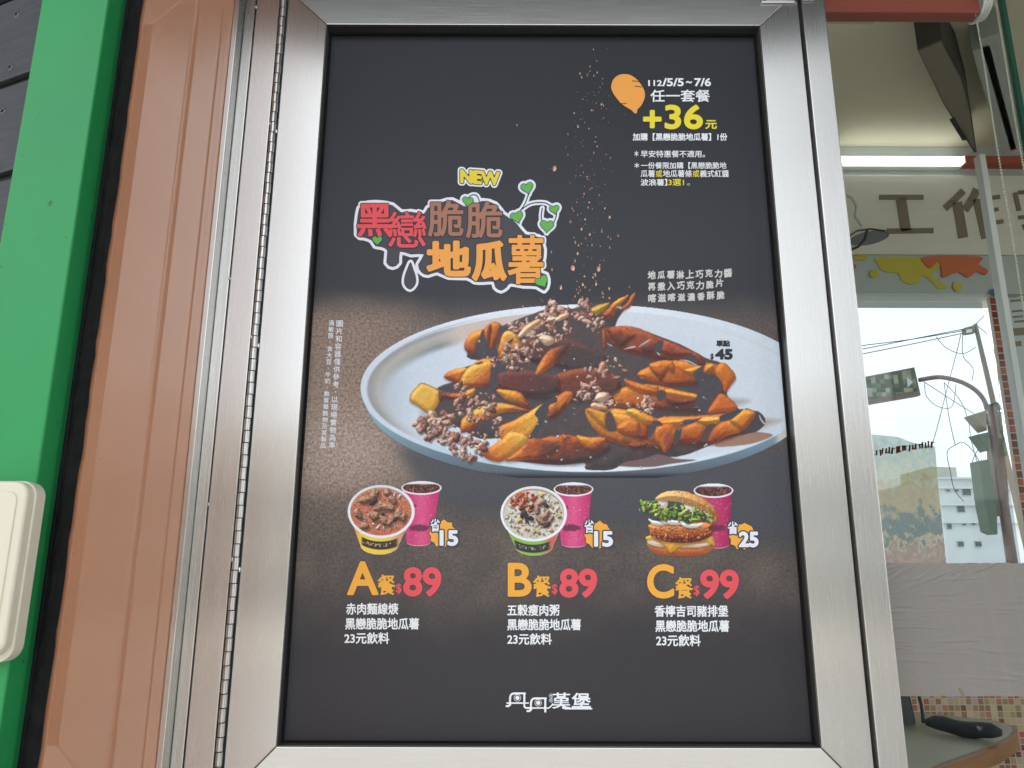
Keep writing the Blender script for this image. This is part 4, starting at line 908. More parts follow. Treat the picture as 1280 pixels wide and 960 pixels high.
hearts = [heart(*q) for q in ((1020, 190, 70, -0.25), (965, 345, 72, -0.3), (1165, 305, 54, -0.2), (1125, 393, 76, 0.05), (703, 262, 60, 0.15), (220, 470, 56, 0.0), (1098, 690, 74, -0.5))]
vine = [zl(smooth_pts(q, 5, False)) for q in ([(930, 375), (985, 310), (1010, 270), (1030, 215)], [(985, 310), (1040, 275), (1110, 270), (1150, 290)], [(1110, 400), (1095, 350), (1100, 300)], [(1150, 400), (1175, 340), (1170, 300)], [(690, 285), (715, 235), (750, 232), (765, 270), (755, 300)])]
bk = loop_segs(zl(smooth_pts(back, 2)))
glyphs = [('黑', (112, 275, 302, 452), 'logo_red', 1.05), ('戀', (278, 318, 482, 510), 'logo_red', 0.66), ('脆', (490, 258, 680, 452), 'brown', 0.9), ('脆', (692, 264, 888, 460), 'brown', 0.9),
          ('地', (482, 472, 720, 665), 'potato', 2.2), ('瓜', (724, 472, 912, 688), 'potato', 2.4), ('薯', (915, 442, 1108, 706), 'potato', 1.15)]
gs = []
for ch, q, k, bo in glyphs:
    (x0, y0), (x1, y1) = zl([(q[0], q[1]), (q[2], q[3])]); gs.append((text_segs(ch, x0, y0, x1, y1, 0.0, bo), k, bo, ch))
F_ = [('fill', bk, 4.0), ('fill', loop_segs(zl(drop)), 3.2)]+[('fill', loop_segs(h), 3.6) for h in hearts]+[('line', line_segs(v), 3.2) for v in vine]+[('fill', S, bo+3.2) for S, k, bo, ch in gs]
field_mesh('title_border', F_, I['pale'], 1)
field_mesh('title_drip', [('fill', bk, 0.4), ('fill', loop_segs(zl(drop)), 0.2)], I['choc'], 2)
for v in vine: field_mesh('vine', [('line', line_segs(v), 0.65)], I['choc'], 3)
for i, (S, k, bo, ch) in enumerate(gs):
    field_mesh('lettering_rim', [('fill', S, bo+1.0)], I['dark'], 4+(i % 2)*0.5, 0.4); field_mesh('lettering', [('fill', S, bo)], I[k], 5.2+0.06*i, 0.4)
for h in hearts:
    field_mesh('leaf_rim', [('fill', loop_segs(h), 0.7)], I['dark'], 6); field_mesh('leaf_drawing', [('fill', loop_segs(h), 0.0)], I['green'], 7)
(x0, y0), (x1, y1) = zl([(662, 90), (875, 182)]); S = text_segs('NEW', x0, y0+2, x1, y1-2, 0.07, 1.2)
field_mesh('title_border', [('fill', S, 4.2)], I['pale'], 1); field_mesh('lettering_rim', [('fill', S, 2.2)], I['dark'], 2); field_mesh('lettering', [('fill', S, 1.2)], I['lemon'], 3)

# ---- brand line at the foot of the poster
zb = zf(600, 840, 7.111); WH = I['white']
BR = []
def lg(pts, w_, smooth=0, closed=False):
    if smooth: pts = smooth_pts(pts, smooth, closed)
    P = zb(pts); BR.append(('line', loop_segs(P) if closed else line_segs(P), w_/14.222))
for dx, dy in ((0, 0), (186, 44)):
    lg([(236+dx, 303+dy), (258+dx, 300+dy), (268+dx, 280+dy)], 18, 3); lg([(268+dx, 290+dy), (268+dx, 225+dy), (285+dx, 195+dy), (320+dx, 190+dy)], 18, 3)
    lg([(300+dx, 190+dy), (400+dx, 190+dy)], 16); lg([(394+dx, 190+dy), (394+dx, 262+dy)], 18)
    lg([(240+dx, 276+dy), (394+dx, 276+dy)], 13)
    P = [(332+dx+math.cos(a)*30, 230+dy+math.sin(a)*30) for a in np.linspace(0, 6.283, 20)[:-1]]
    lg(P, 4.5, 0, True); BR.append(('fill', loop_segs(zb([(332+dx+math.cos(a)*20, 230+dy+math.sin(a)*20) for a in np.linspace(0, 6.283, 18)[:-1]])), 0))
lg([(394, 255), (394, 300), (405, 318), (440, 320)], 16, 3); lg([(394, 276), (430, 276)], 12); lg([(580, 300), (580, 352)], 18); lg([(580, 320), (610, 320), (635, 300), (645, 285)], 12, 3)
for cy in (212, 252):
    P = [(632+math.cos(a)*17, cy+math.sin(a)*17) for a in np.linspace(0, 6.283, 16)[:-1]]; lg(P, 4, 0, True)
    BR.append(('fill', loop_segs(zb([(632+math.cos(a)*8, cy+math.sin(a)*8) for a in np.linspace(0, 6.283, 12)[:-1]])), 0))
(x0, y0), (x1, y1) = zb([(655, 182), (805, 326)]); S = text_segs('漢', x0-0.46*(x1-x0), y0, x1, y1, 0, 0.25)
def islands(S):
    """split outline segments into connected loops"""
    key = lambda x, y: (round(x, 4), round(y, 4)); par = {}
    def find(a):
        while par.setdefault(a, a) != a: a = par[a]
        return a
    for q in S: par[find(key(q[0], q[1]))] = find(key(q[2], q[3]))
    G_ = {}
    for q in S: G_.setdefault(find(key(q[0], q[1])), []).append(q)
    return list(G_.values())
S = [q for g_ in islands(S) if max(max(q[0], q[2]) for q in g_) > x0+0.12*(x1-x0) for q in g_]
BR.append(('fill', S, 0.25))
(x0, y0), (x1, y1) = zb([(815, 185), (985, 318)]); BR.append(('fill', text_segs('堡', x0, y0, x1, y1, 0, 0.45), 0.45))
lg([(735, 318), (760, 326), (992, 326)], 14)

field_mesh('brand_lettering', BR, WH, 1, 0.35)

# ------------------------------------------------------------------ left of the door: brown return, rubber seal, green post, planks
YN = 0.7405
brown = tag(box('brown_wall_panel', (x_wall-0.03, YN, 0.0), (x_wall, YD+0.12, 3.6), M['brown']), 'glossy brown painted return wall mirroring the steel hinge', 'wall')
xr0 = xs(160, 0, YN-0.006)
seal = tag(empty('rubber_seal', (xr0, YN, 1.0)), 'worn black rubber sealing strip between green post and brown wall', 'seal')
bm = bmesh.new(); nseg = 160
rs = np.random.RandomState(3); rows = []
for i in range(nseg+1):
    z = 0.6+2.6*i/nseg; a = []
    for k, t in enumerate(np.linspace(0, 1, 7)):
        a.append(bm.verts.new((xr0+(x_wall-0.0008-xr0)*t+(rs.rand()-0.5)*0.0014*(0 < k), YN-0.006-math.sin(t*math.pi)*0.004+(rs.rand()-0.5)*0.0016, z)))
    rows.append(a)
for A, B in zip(rows, rows[1:]):
    for k in range(6): bm.faces.new((A[k], A[k+1], B[k+1], B[k]))
link('rubber_strip', bm_mesh(bm), M['rubber'], seal)
box('seal_back', (xr0+0.0005, YN-0.001, 0.6), (x_wall-0.031, YN+0.02, 3.2), M['seam'], seal)
tube('seal_bead', [(xr0+0.002, YN-0.008, 0.6), (xr0+0.002, YN-0.008, 3.2)], 0.0022, M['rubber'], seal)
xg = xs(158, 0, YN-0.002); YG = (YN-0.002)*(158-652)/(135-652); xg0 = xs(52, 0, YG)
post = tag(empty('green_post', (xg, YG, 0.0)), 'tall green painted square steel post left of the brown wall', 'post')
box('post_shaft', (xg0, YG, 0.0), (xg, YN+0.02, 3.6), M['green'], post, 0.0022, 3)
box('base_plate', (xg0-0.02, YG-0.02, 0.0), (xg+0.012, YN+0.03, 0.012), M['green'], post, 0.002)
# plank wall running away to the left
S = at(60, 0, YG+0.055); dirv = Vector((-0.92, 0.39, 0)).normalized(); nrm = Vector((-0.39, -0.92, 0)).normalized()
z1 = at(20, 112, 0.80).z; z0 = at(6, 236, 0.81).z; pit = z1-z0
pw = tag(empty('plank_wall', (S.x, S.y, 0)), 'charcoal wooden plank wall with countersunk screws at left edge', 'wall')
k0 = -int((z0-0.05)/pit)
for i in range(k0, 13):
    za = z0+pit*i; zb_ = za+pit-0.011
    if zb_ > 3.58: break
    pts = [S+Vector((0, 0, za-S.z)), S+dirv*1.4+Vector((0, 0, za-S.z)), S+dirv*1.4+Vector((0, 0, zb_-S.z)), S+Vector((0, 0, zb_-S.z))]
    prism('plank', pts, -nrm*0.008, M['plank'], pw, 0.0015)
bb = prism('backing_board', [S-nrm*0.0085, S-nrm*0.0085+dirv*1.4, S-nrm*0.0085+dirv*1.4+Vector((0, 0, 3.6-S.z)), S-nrm*0.0085+Vector((0, 0, 3.6-S.z))], -nrm*0.02, M['seam'], pw)
for v in bb.data.vertices:
    if v.co.z < 3.5: v.co.z = 0.0
def on_planks(px, py):
    d = Vector(cr3 @ np.array([(px-640)/FPX, -(py-480)/FPX, -1.0])); t = (S-CAM).dot(nrm)/d.dot(nrm); return CAM+d*t
for (px, py) in ((21, 18), (13, 84), (4, 139), (-6, 205)):
    p = on_planks(px, py); bm = bmesh.new()
    bmesh.ops.create_cone(bm, cap_ends=True, segments=16, radius1=0.0042, radius2=0.0034, depth=0.0014)
    bm2 = bmesh.new(); bm_box(bm2, (-0.0026, -0.0004, 0.0004), (0.0026, 0.0004, 0.0009)); bm2.free()
    q = nrm.to_track_quat('Z', 'Y').to_matrix()
    bmesh.ops.rotate(bm, verts=bm.verts, matrix=q); bmesh.ops.translate(bm, verts=bm.verts, vec=p+nrm*0.0003)
    sc_ = link('screw', bm_mesh(bm), M['screw'], pw)
    for ang in (0.4, 1.97):
        bm = bmesh.new(); bm_box(bm, (-0.0024, -0.0004, 0.0), (0.0024, 0.0004, 0.0006)); bmesh.ops.rotate(bm, verts=bm.verts, matrix=Matrix.Rotation(ang, 3, 'Z'))
        bmesh.ops.rotate(bm, verts=bm.verts, matrix=q); bmesh.ops.translate(bm, verts=bm.verts, vec=p+nrm*0.0011); o = link('screw_slot', bm_mesh(bm), M['seam'], sc_)
# cream switch box on the post
YB = YG*(56-652)/(35-652); xb1 = xs(36, 606, YB); zb0 = at(20, 826, YB).z; zb1 = at(20, 601, YB).z
swb = tag(empty('switch_box', (xb1-0.05, YG, zb0)), 'cream plastic switch box with rounded corners on the green post', 'switch box')
def rbox(name, x0, x1, y0, y1, z0, z1, r, mat, parent, edge=0.002):
    """box with rounded vertical-plane corners, front edge eased"""
    bm = bmesh.new(); P = []
    for cx, cz, a0 in ((x1-r, z1-r, 0), (x0+r, z1-r, 90), (x0+r, z0+r, 180), (x1-r, z0+r, 270)):
        for k in range(7): a = R(a0+15*k); P.append((cx+math.cos(a)*r, cz+math.sin(a)*r))
    F = [bm.verts.new((p[0], y0, p[1])) for p in P]; B = [bm.verts.new((p[0], y1, p[1])) for p in P]
    bm.faces.new(F); bm.faces.new(B[::-1]); n = len(P)
    for i in range(n): bm.faces.new((F[i], B[i], B[(i+1) % n], F[(i+1) % n]))
    bmesh.ops.recalc_face_normals(bm, faces=bm.faces)
    bmesh.ops.bevel(bm, geom=[e for e in bm.edges if all(abs(v.co.y-y0) < 1e-6 for v in e.verts)], offset=edge, segments=3, affect='EDGES', profile=0.5)
    return link(name, bm_mesh(bm), mat, parent)
rbox('box_base', xb1-0.104, xb1+0.002, YB+0.010, YG-0.0002, zb0-0.003, zb1+0.001, 0.014, M['cream'], swb, 0.001)
rbox('box_cover', xb1-0.102, xb1, YB, YB+0.0095, zb0+0.003, zb1, 0.013, M['cream'], swb, 0.003)
rbox('cover_panel', xb1-0.094, xb1-0.008, YB-0.0014, YB+0.001, zb0+0.012, zb1-0.009, 0.009, M['cream'], swb, 0.001)
rbox('rocker_switch', xb1-0.066, xb1-0.036, YB-0.005, YB-0.0012, zb0+0.05, zb0+0.095, 0.004, M['white_plastic'], swb, 0.001)

# ------------------------------------------------------------------ shop front right of the door
M['facade'] = noise_tint(principled('facade_render', (0.5, 0.47, 0.42), 0.8), 6, 0.08)
M['glass'] = bpy.data.materials.new('clear_glass'); M['glass'].use_nodes = True
N = M['glass'].node_tree.nodes; K = M['glass'].node_tree.links.new; N.clear()
go = N.new('ShaderNodeOutputMaterial'); gm = N.new('ShaderNodeMixShader'); gt = N.new('ShaderNodeBsdfTransparent'); gg = N.new('ShaderNodeBsdfGlossy'); gf = N.new('ShaderNodeFresnel')
gt.inputs[0].default_value = (0.95, 0.97, 0.955, 1); gg.inputs['Roughness'].default_value = 0.0; gf.inputs[0].default_value = 1.5
ge = N.new('ShaderNodeNewGeometry'); gi = N.new('ShaderNodeMapRange'); gi.inputs[3].default_value = 1.5; gi.inputs[4].default_value = 1/1.5
K(ge.outputs['Backfacing'], gi.inputs[0]); K(gi.outputs[0], gf.inputs[0]); K(gf.outputs[0], gm.inputs[0]); K(gt.outputs[0], gm.inputs[1]); K(gg.outputs[0], gm.inputs[2]); K(gm.outputs[0], go.inputs[0])
shop = tag(empty('shop_facade', (1.0, 1.1, 0)), 'pale rendered shop front wall around the cabinet and window', 'wall')
box('wall_panel', (x_wall-0.9, YD+0.125, 0.0), (x_fr+0.012, YD+0.19, 3.6), M['facade'], shop)
box('wall_panel', (x_fr+0.013, YD+0.03, 2.9), (6.1, YD+0.19, 3.6), M['facade'], shop)
box('wall_panel', (x_fr+0.013, YD+0.051, 0.0), (6.1, YD+0.19, 0.3), M['facade'], shop)
box('wall_panel', (5.6, YD+0.031, 0.301), (6.1, YD+0.19, 2.899), M['facade'], shop)
YW = YD+0.040
win = tag(empty('shop_window', (1.4, YW, 0.3)), 'large clear shop window pane right of the steel frame', 'window')
box('glass_pane', (x_fr+0.02, YW, 0.301), (5.599, YW+0.006, 2.899), M['glass'], win)
# wrinkled film band stuck on the outside of the pane
fz1 = at(1150, 703.5, YW).z; fz0 = at(1180, 870, YW).z
fx0 = x_out-0.004; fx1 = x_out+0.62
nx, nz_ = 560, 150
FX, FZ = np.meshgrid(np.linspace(fx0, fx1, nx), np.linspace(fz0, fz1, nz_))
Hh = np.zeros_like(FX); rs = np.random.RandomState(21)
for i in range(460):
    cx = fx0+rs.rand()*(fx1-fx0); cz = fz0+rs.rand()**0.85*(fz1-fz0); rel = (cz-fz0)/(fz1-fz0)
    ln = 0.008+0.022*rs.rand()**1.5; wd = 0.0008+0.0007*rs.rand()
    sl = (rel-0.45)*0.9*rs.rand() + (rs.rand()-0.5)*0.15
    if rel > 0.78: sl += 0.35*rs.rand()
    m = (np.abs(FX-cx) < ln*2.6) & (np.abs(FZ-cz) < 0.03)
    dx = FX[m]-cx; dz = FZ[m]-cz-sl*dx-6*dx*dx*(rs.rand()-0.5)
    Hh[m] += (0.1+0.8*rs.rand()**3)*0.0016*np.exp(-(dx/ln)**2-(dz/wd)**2)
Hh += 0.0009*vnoise(FX*1000, FZ*1000, 1/26, 41, 2)
top = FZ + 0*FX
edge_t = (vnoise(FX*1000, FX*0, 1/6, 51, 2)-0.5)*0.0022
FZ2 = FZ + np.where(FZ > fz1-0.002, edge_t, 0)+np.where(FZ < fz0+0.002, edge_t*0.6, 0)
V = np.stack([FX.ravel(), (YW-0.0007-Hh).ravel(), FZ2.ravel()], 1)
idx = np.arange(nx*nz_).reshape(nz_, nx)
Fq = np.stack([idx[:-1, :-1], idx[:-1, 1:], idx[1:, 1:], idx[1:, :-1]], -1)
tx = at(1201, 866, YW); hole = (np.abs(FX[:-1, :-1]-tx.x-(FZ[:-1, :-1]-tx.z)*-0.55) < 0.0022) & (FZ[:-1, :-1] < tx.z+0.006)
Fq = Fq[~hole]
fc = np.zeros((nx*nz_, 4)); base = np.array(L3(143, 137, 130))
strp = np.clip((vnoise(FX*1000+FZ*90, FZ*4, 1/5, 61, 2)-0.55)*2.5, 0, 1).ravel()
fc[:, :3] = base[None]*(1+0.08*strp[:, None]); fc[:, 3] = 0.006
M['film'] = printmat('matt_film', 300, 0.34)
fo = vcol_mesh('window_film', V, Fq, fc, M['film'], None)
for p in fo.data.polygons: p.use_smooth = True
tag(fo, 'wrinkled greyish brown opaque film band stuck across the shop window', 'window film')
# red blind box, its wheel and bead chain behind the pane
yb0, yb1 = 1.085, 1.109; zr = 1.5+yb0*math.tan(PITCH+math.atan(466/960.)); xr1 = xs(1226, 14, yb0)
blind = tag(empty('blind_box', (0.8, yb0, zr)), 'red roller blind box at the top of the shop window', 'blind')
box('blind_case', (x_fr+0.03, yb0, zr), (xr1, yb1, zr+0.14), M['red'], blind, 0.002)
def ring(name, c_, r, tr, mat, parent, ax='X'):
    bm = bmesh.new(); n, k = 24, 8
    vv_ = [[bm.verts.new(Vector(c_)+Vector((math.sin(b)*tr, math.cos(a)*(r+tr*math.cos(b)), math.sin(a)*(r+tr*math.cos(b))))) for b in [2*math.pi*j/k for j in range(k)]] for a in [2*math.pi*i/n for i in range(n)]]
    for i in range(n):
        for j in range(k): bm.faces.new((vv_[i][j], vv_[(i+1) % n][j], vv_[(i+1) % n][(j+1) % k], vv_[i][(j+1) % k]))
    bmesh.ops.recalc_face_normals(bm, faces=bm.faces)
    return link(name, bm_mesh(bm), mat, parent, True)
for k in range(3): ring('chain_wheel', (xr1+0.004+0.006*k, 1.10, zr+0.026), 0.026-0.002*k, 0.003, M['white_plastic'], blind)
chain = tag(empty('bead_chain', (xr1+0.01, 1.10, zr)), 'looped cream bead chain hanging from the blind box', 'bead chain')
bmb = bmesh.new(); bmesh.ops.create_icosphere(bmb, subdivisions=1, radius=0.0018)
bv = [v.co.copy() for v in bmb.verts]; bf = [[v.index for v in f.verts] for f in bmb.faces]; bmb.free()
for (px, py, Yc) in ((1221.5, 30, 1.085), (1243.5, 0, 1.115)):
    x_, z_ = at(px, py, Yc).x, at(px, py, Yc).z; vv_, ff_ = [], []; n_ = 180
    for i in range(n_):
        o_ = len(vv_); c_ = Vector((x_+0.0006*math.sin(i*0.11), Yc, z_-0.0051*i)); vv_ += [tuple(c_+q) for q in bv]; ff_ += [[a+o_ for a in f] for f in bf]
    me = bpy.data.meshes.new('strand'); me.from_pydata(vv_, [], ff_); so = link('bead_strand', me, M['bead'], chain, True); so['kind'] = 'stuff'
    tube('cord', [(x_, Yc, z_+0.02), (x_, Yc, z_-0.0051*n_)], 0.0004, M['bead'], chain, 5)

M['tint'] = M['glass'].copy(); M['tint'].name = 'tinted_glass'
for n_ in M['tint'].node_tree.nodes:
    if n_.type == 'BSDF_TRANSPARENT': n_.inputs[0].default_value = (0.755, 0.785, 0.80, 1)
# ------------------------------------------------------------------ shop interior
YI = 3.0; ZC_ = 3.3
M['ceil'] = noise_tint(principled('ceiling_paint', (0.78, 0.71, 0.53), 0.8), 2, 0.05)
M['inwall'] = noise_tint(principled('interior_wall', (0.58, 0.61, 0.57), 0.7), 3, 0.06)
M['floor'] = noise_tint(principled('shop_floor', (0.62, 0.58, 0.52), 0.4), 4, 0.1)
tag(box('ceiling_and_eave', (-1.6, YD+0.191, ZC_), (6.0, YI+1.5, ZC_+0.05), M['ceil']), kind='structure')  # runs on past the far wall as an added eave that blocks the sun
tag(box('interior_floor', (-1.6, YD+0.191, 0.001), (6.0, YI-0.001, 0.03), M['floor']), kind='structure')
wr0 = -1.2; wr1 = at(1232.5, 372, YI+0.03).x; wz1 = at(1150, 370, YI).z; wz0 = at(1150, 760, YI).z
bw = tag(empty('back_wall', (1.0, YI, 0)), 'grey green interior wall above the far window seen through glass', 'wall')
box('wall_panel', (-1.6, YI, wz1), (6.0, YI+0.15, ZC_-0.001), M['inwall'], bw)
box('wall_panel', (-1.6, YI, 0.0), (wr0, YI+0.15, wz1-0.001), M['inwall'], bw)
box('wall_panel', (wr1+0.11, YI+0.001, wz0), (6.0, YI+0.03, wz1-0.001), M['inwall'], bw)
box('side_wall', (-1.7, YD+0.191, 0.0), (-1.601, YI+0.15, ZC_), M['inwall'], bw)
box('side_wall', (6.001, YD+0.191, 0.0), (6.1, YI+0.15, ZC_), M['inwall'], bw)
# mosaic tiles below the far window and on its pillar
def mosaic(name, palette, size=0.022):
    m = principled(name, (0.5, 0.5, 0.5), 0.25); N, K, b = nodes(m)
    tc = N.new('ShaderNodeTexCoord'); sc = N.new('ShaderNodeVectorMath'); sc.operation = 'SCALE'; sc.inputs['Scale'].default_value = 1/size
    fl = N.new('ShaderNodeVectorMath'); fl.operation = 'FLOOR'; fr = N.new('ShaderNodeVectorMath'); fr.operation = 'FRACTION'
    wn = N.new('ShaderNodeTexWhiteNoise'); cr = N.new('ShaderNodeValToRGB'); cr.color_ramp.interpolation = 'CONSTANT'
    while len(cr.color_ramp.elements) > 1: cr.color_ramp.elements.remove(cr.color_ramp.elements[-1])
    cr.color_ramp.elements[0].color = (*palette[0], 1)
    for i, c_ in enumerate(palette[1:], 1): cr.color_ramp.elements.new(i/len(palette)).color = (*c_, 1)
    K(tc.outputs['Object'], sc.inputs[0]); K(sc.outputs[0], fl.inputs[0]); K(sc.outputs[0], fr.inputs[0])
    cx_ = N.new('ShaderNodeCombineXYZ'); s1 = N.new('ShaderNodeSeparateXYZ'); K(fl.outputs[0], s1.inputs[0]); K(s1.outputs[0], cx_.inputs[0]); K(s1.outputs[2], cx_.inputs[2]); K(cx_.outputs[0], wn.inputs[0]); K(wn.outputs[0], cr.inputs[0])
    s2 = N.new('ShaderNodeSeparateXYZ'); K(fr.outputs[0], s2.inputs[0])
    def edge(sock):
        a = N.new('ShaderNodeMath'); a.operation = 'PINGPONG'; a.inputs[1].default_value = 0.5; K(sock, a.inputs[0]); return a.outputs[0]
    mn = N.new('ShaderNodeMath'); mn.operation = 'MINIMUM'; K(edge(s2.outputs[0]), mn.inputs[0]); K(edge(s2.outputs[2]), mn.inputs[1])
    gt_ = N.new('ShaderNodeMapRange'); gt_.inputs[1].default_value = 0.06; gt_.inputs[2].default_value = 0.09; K(mn.outputs[0], gt_.inputs[0])
    mx = N.new('ShaderNodeMix'); mx.data_type = 'RGBA'; mx.inputs[6].default_value = (0.62, 0.52, 0.42, 1); K(gt_.outputs[0], mx.inputs[0]); K(cr.outputs[0], mx.inputs[7]); K(mx.outputs[2], b.inputs['Base Color'])
    bp = N.new('ShaderNodeBump'); bp.inputs['Strength'].default_value = 0.5; bp.inputs['Distance'].default_value = 0.002; K(gt_.outputs[0], bp.inputs['Height']); K(bp.outputs[0], b.inputs['Normal'])
    return m
M['mosaic'] = mosaic('mosaic_tiles', [L3(*c_) for c_ in ((190, 110, 84), (176, 150, 96), (206, 170, 140), (200, 160, 160), (150, 110, 70), (186, 84, 62), (214, 184, 150), (160, 130, 90), (196, 176, 120), (120, 70, 44))])
M['mosaic_red'] = mosaic('red_mosaic_tiles', [L3(*c_) for c_ in ((160, 74, 60), (140, 60, 50), (176, 90, 66), (120, 56, 48), (190, 110, 84), (150, 84, 70))], 0.03)
mw = tag(box('mosaic_wall', (-1.6, YI-0.02, 0.031), (6.0, YI+0.15, wz0-0.001), M['mosaic']), 'orange and brown mosaic tiled wall below the far window', 'wall')
tag(box('mosaic_pillar', (wr1+0.001, YI+0.012, wz0+0.0005), (wr1+0.109, YI+0.03, wz1-0.001), M['mosaic_red']), 'red brown mosaic tiled pillar beside the far window', 'pillar')
fw = tag(empty('far_window', (1.2, YI, wz0)), 'far shop window looking out on the street under white sky', 'window')
box('glass_pane', (wr0+0.001, YI+0.06, wz0+0.001), (wr1-0.001, YI+0.066, wz1-0.002), M['tint'], fw)
# painted frieze and sign
M['sign'] = noise_tint(principled('sign_board', (0.84, 0.79, 0.69), 0.6), 3, 0.05, (1, 1, 12))
M['signletter'] = principled('sign_letter', (0.25, 0.20, 0.135), 0.6)
M['frieze'] = principled('frieze_board', (0.52, 0.57, 0.55), 0.6)
M['splat_y'] = principled('yellow_paint', (0.62, 0.52, 0.06), 0.5); M['splat_o'] = principled('orange_paint', (0.68, 0.16, 0.06), 0.5); M['teal'] = principled('teal_paint', (0.04, 0.16, 0.22), 0.5)
M['sgrey'] = principled('grey_paint', (0.22, 0.22, 0.25), 0.5); M['sline'] = principled('dark_line_paint', (0.06, 0.055, 0.05), 0.5)
def zi(px, py, Y): return at(px, py, Y).z
sgn = tag(empty('wall_sign', (1.4, YI-0.03, zi(1150, 318, YI-0.03))), 'pale wall sign board with brown characters above the far window', 'sign')
YS = YI-0.03
box('sign_board', (-0.2, YS, zi(1150, 318, YS)), (2.4, YI-0.001, zi(1150, 219, YS)), M['sign'], sgn, 0.003)
def flat(name, pts, Y, mat, parent, smooth=0, th=0.004):
    if smooth: pts = smooth_pts(pts, smooth)
    return prism(name, [at(p[0], p[1], Y) for p in pts], (0, th, 0), mat, parent)
zs = zf(1040, 180, 4.8)
def bar(pts, wpx, Y, mat, parent, name='lettering'):
    pts = [np.array(p, float) for p in pts]; Lh, Rh = [], []
    for i, p in enumerate(pts):
        t = pts[min(i+1, len(pts)-1)]-pts[max(i-1, 0)]; t /= np.linalg.norm(t); n_ = np.array([-t[1], t[0]])*wpx/2; Lh.append(p+n_); Rh.append(p-n_)
    return flat(name, Lh+Rh[::-1], Y, mat, parent)
for q, w_ in (([(285, 318), (550, 318)], 28), ([(415, 326), (445, 520)], 60), ([(330, 522), (610, 518)], 30), ([(790, 280), (740, 330), (680, 385)], 40), ([(752, 348), (790, 560)], 56),
              ([(870, 270), (850, 320), (800, 395)], 46), ([(872, 330), (925, 565)], 50), ([(900, 330), (1010, 315)], 24), ([(930, 400), (1000, 390)], 22), ([(950, 475), (1030, 462)], 24),
              ([(1100, 290), (1125, 400)], 26), ([(1120, 290), (1190, 285)], 22), ([(1120, 440), (1190, 436)], 22), ([(1150, 480), (1180, 530)], 26)):
    bar(zs(q), w_/4.8, YS-0.0042, M['signletter'], sgn)
flat('oval_ornament', zs([(100, 590), (130, 555), (210, 525), (300, 520), (345, 545), (300, 580), (210, 605), (120, 605)]), YS-0.0042, M['sgrey'], sgn, 3)
bar(zs([(100, 555), (150, 520), (230, 508), (320, 520)]), 1.6, YS-0.0092, M['sline'], sgn, 'ornament_line'); bar(zs([(212, 515), (200, 570), (160, 615), (100, 640)]), 2.6, YS-0.0092, M['sline'], sgn, 'ornament_line')
bar(zs([(70, 295), (120, 320), (150, 370), (140, 430), (180, 490)]), 2.4, YS-0.0042, M['inwall'], sgn, 'ornament_line')
frz = tag(empty('painted_frieze', (1.4, YS, wz1)), 'grey green frieze board with yellow and orange paint splashes', 'frieze')
box('frieze_board', (-0.2, YS+0.006, wz1+0.001), (2.4, YI-0.001, zi(1150, 318, YS)-0.002), M['frieze'], frz)
flat('paint_splash', zs([(275, 680), (560, 680), (650, 690), (655, 730), (600, 790), (660, 830), (690, 860), (640, 868), (590, 820), (540, 790), (520, 830), (470, 842), (420, 820), (395, 775), (330, 768), (290, 750), (275, 715)]), YS+0.0015, M['splat_y'], frz, 3)
flat('paint_splash', zs([(560, 676), (890, 676), (880, 720), (935, 755), (920, 785), (870, 765), (820, 800), (760, 770), (670, 800), (660, 760), (640, 705), (590, 745), (555, 715)]), YS-0.003, M['splat_o'], frz, 3)
for cx, cy, r_, k in ((255, 778, 26, 'splat_y'), (755, 855, 27, 'splat_y'), (170, 680, 40, 'splat_y'), (975, 890, 26, 'teal'), (128, 735, 18, 'splat_o')):
    flat('paint_splash', zs([(cx+math.cos(a)*r_*1.05, cy+math.sin(a)*r_*(0.42 if r_ == 40 else 0.9)) for a in np.linspace(0, 6.283, 17)[:-1]]), YS-0.003 if r_ != 40 else YS-0.001, M[k], frz)
# batten lamp above the sign
M['tube'] = principled('lamp_tube', (0.85, 0.87, 0.87), 0.4, Emission_Color=(0.93, 0.98, 1.0, 1), Emission_Strength=1.7)
lamp = tag(empty('batten_lamp', (1.2, YI-0.06, zi(1130, 203, YI-0.06))), 'white batten lamp lit above the wall sign', 'lamp')
YL = YI-0.06
xl0, xl1 = at(1046, 198, YL).x, at(1207, 198, YL).x
box('lamp_tube', (xl0, YL, zi(1130, 201, YL)), (xl1-0.004, YL+0.03, zi(1130, 195, YL)), M['tube'], lamp, 0.004)
box('lamp_housing', (xl0+0.002, YL+0.031, zi(1130, 204, YL)), (xl1-0.002, YI-0.001, zi(1130, 193, YL)), M['white_plastic'], lamp, 0.002)
box('end_cap', (xl1-0.0035, YL-0.001, zi(1130, 203, YL)), (xl1, YL+0.03, zi(1130, 193.5, YL)), M['white_plastic'], lamp, 0.001)
M['redpanel'] = principled('orange_red_strip', (0.45, 0.10, 0.05), 0.5)
tag(box('orange_ledge', (xl1+0.004, YL+0.01, zi(1130, 202, YL)), (2.4, YI-0.001, zi(1130, 193, YL)), M['redpanel']), 'orange red ledge strip right of the batten lamp', 'ledge')
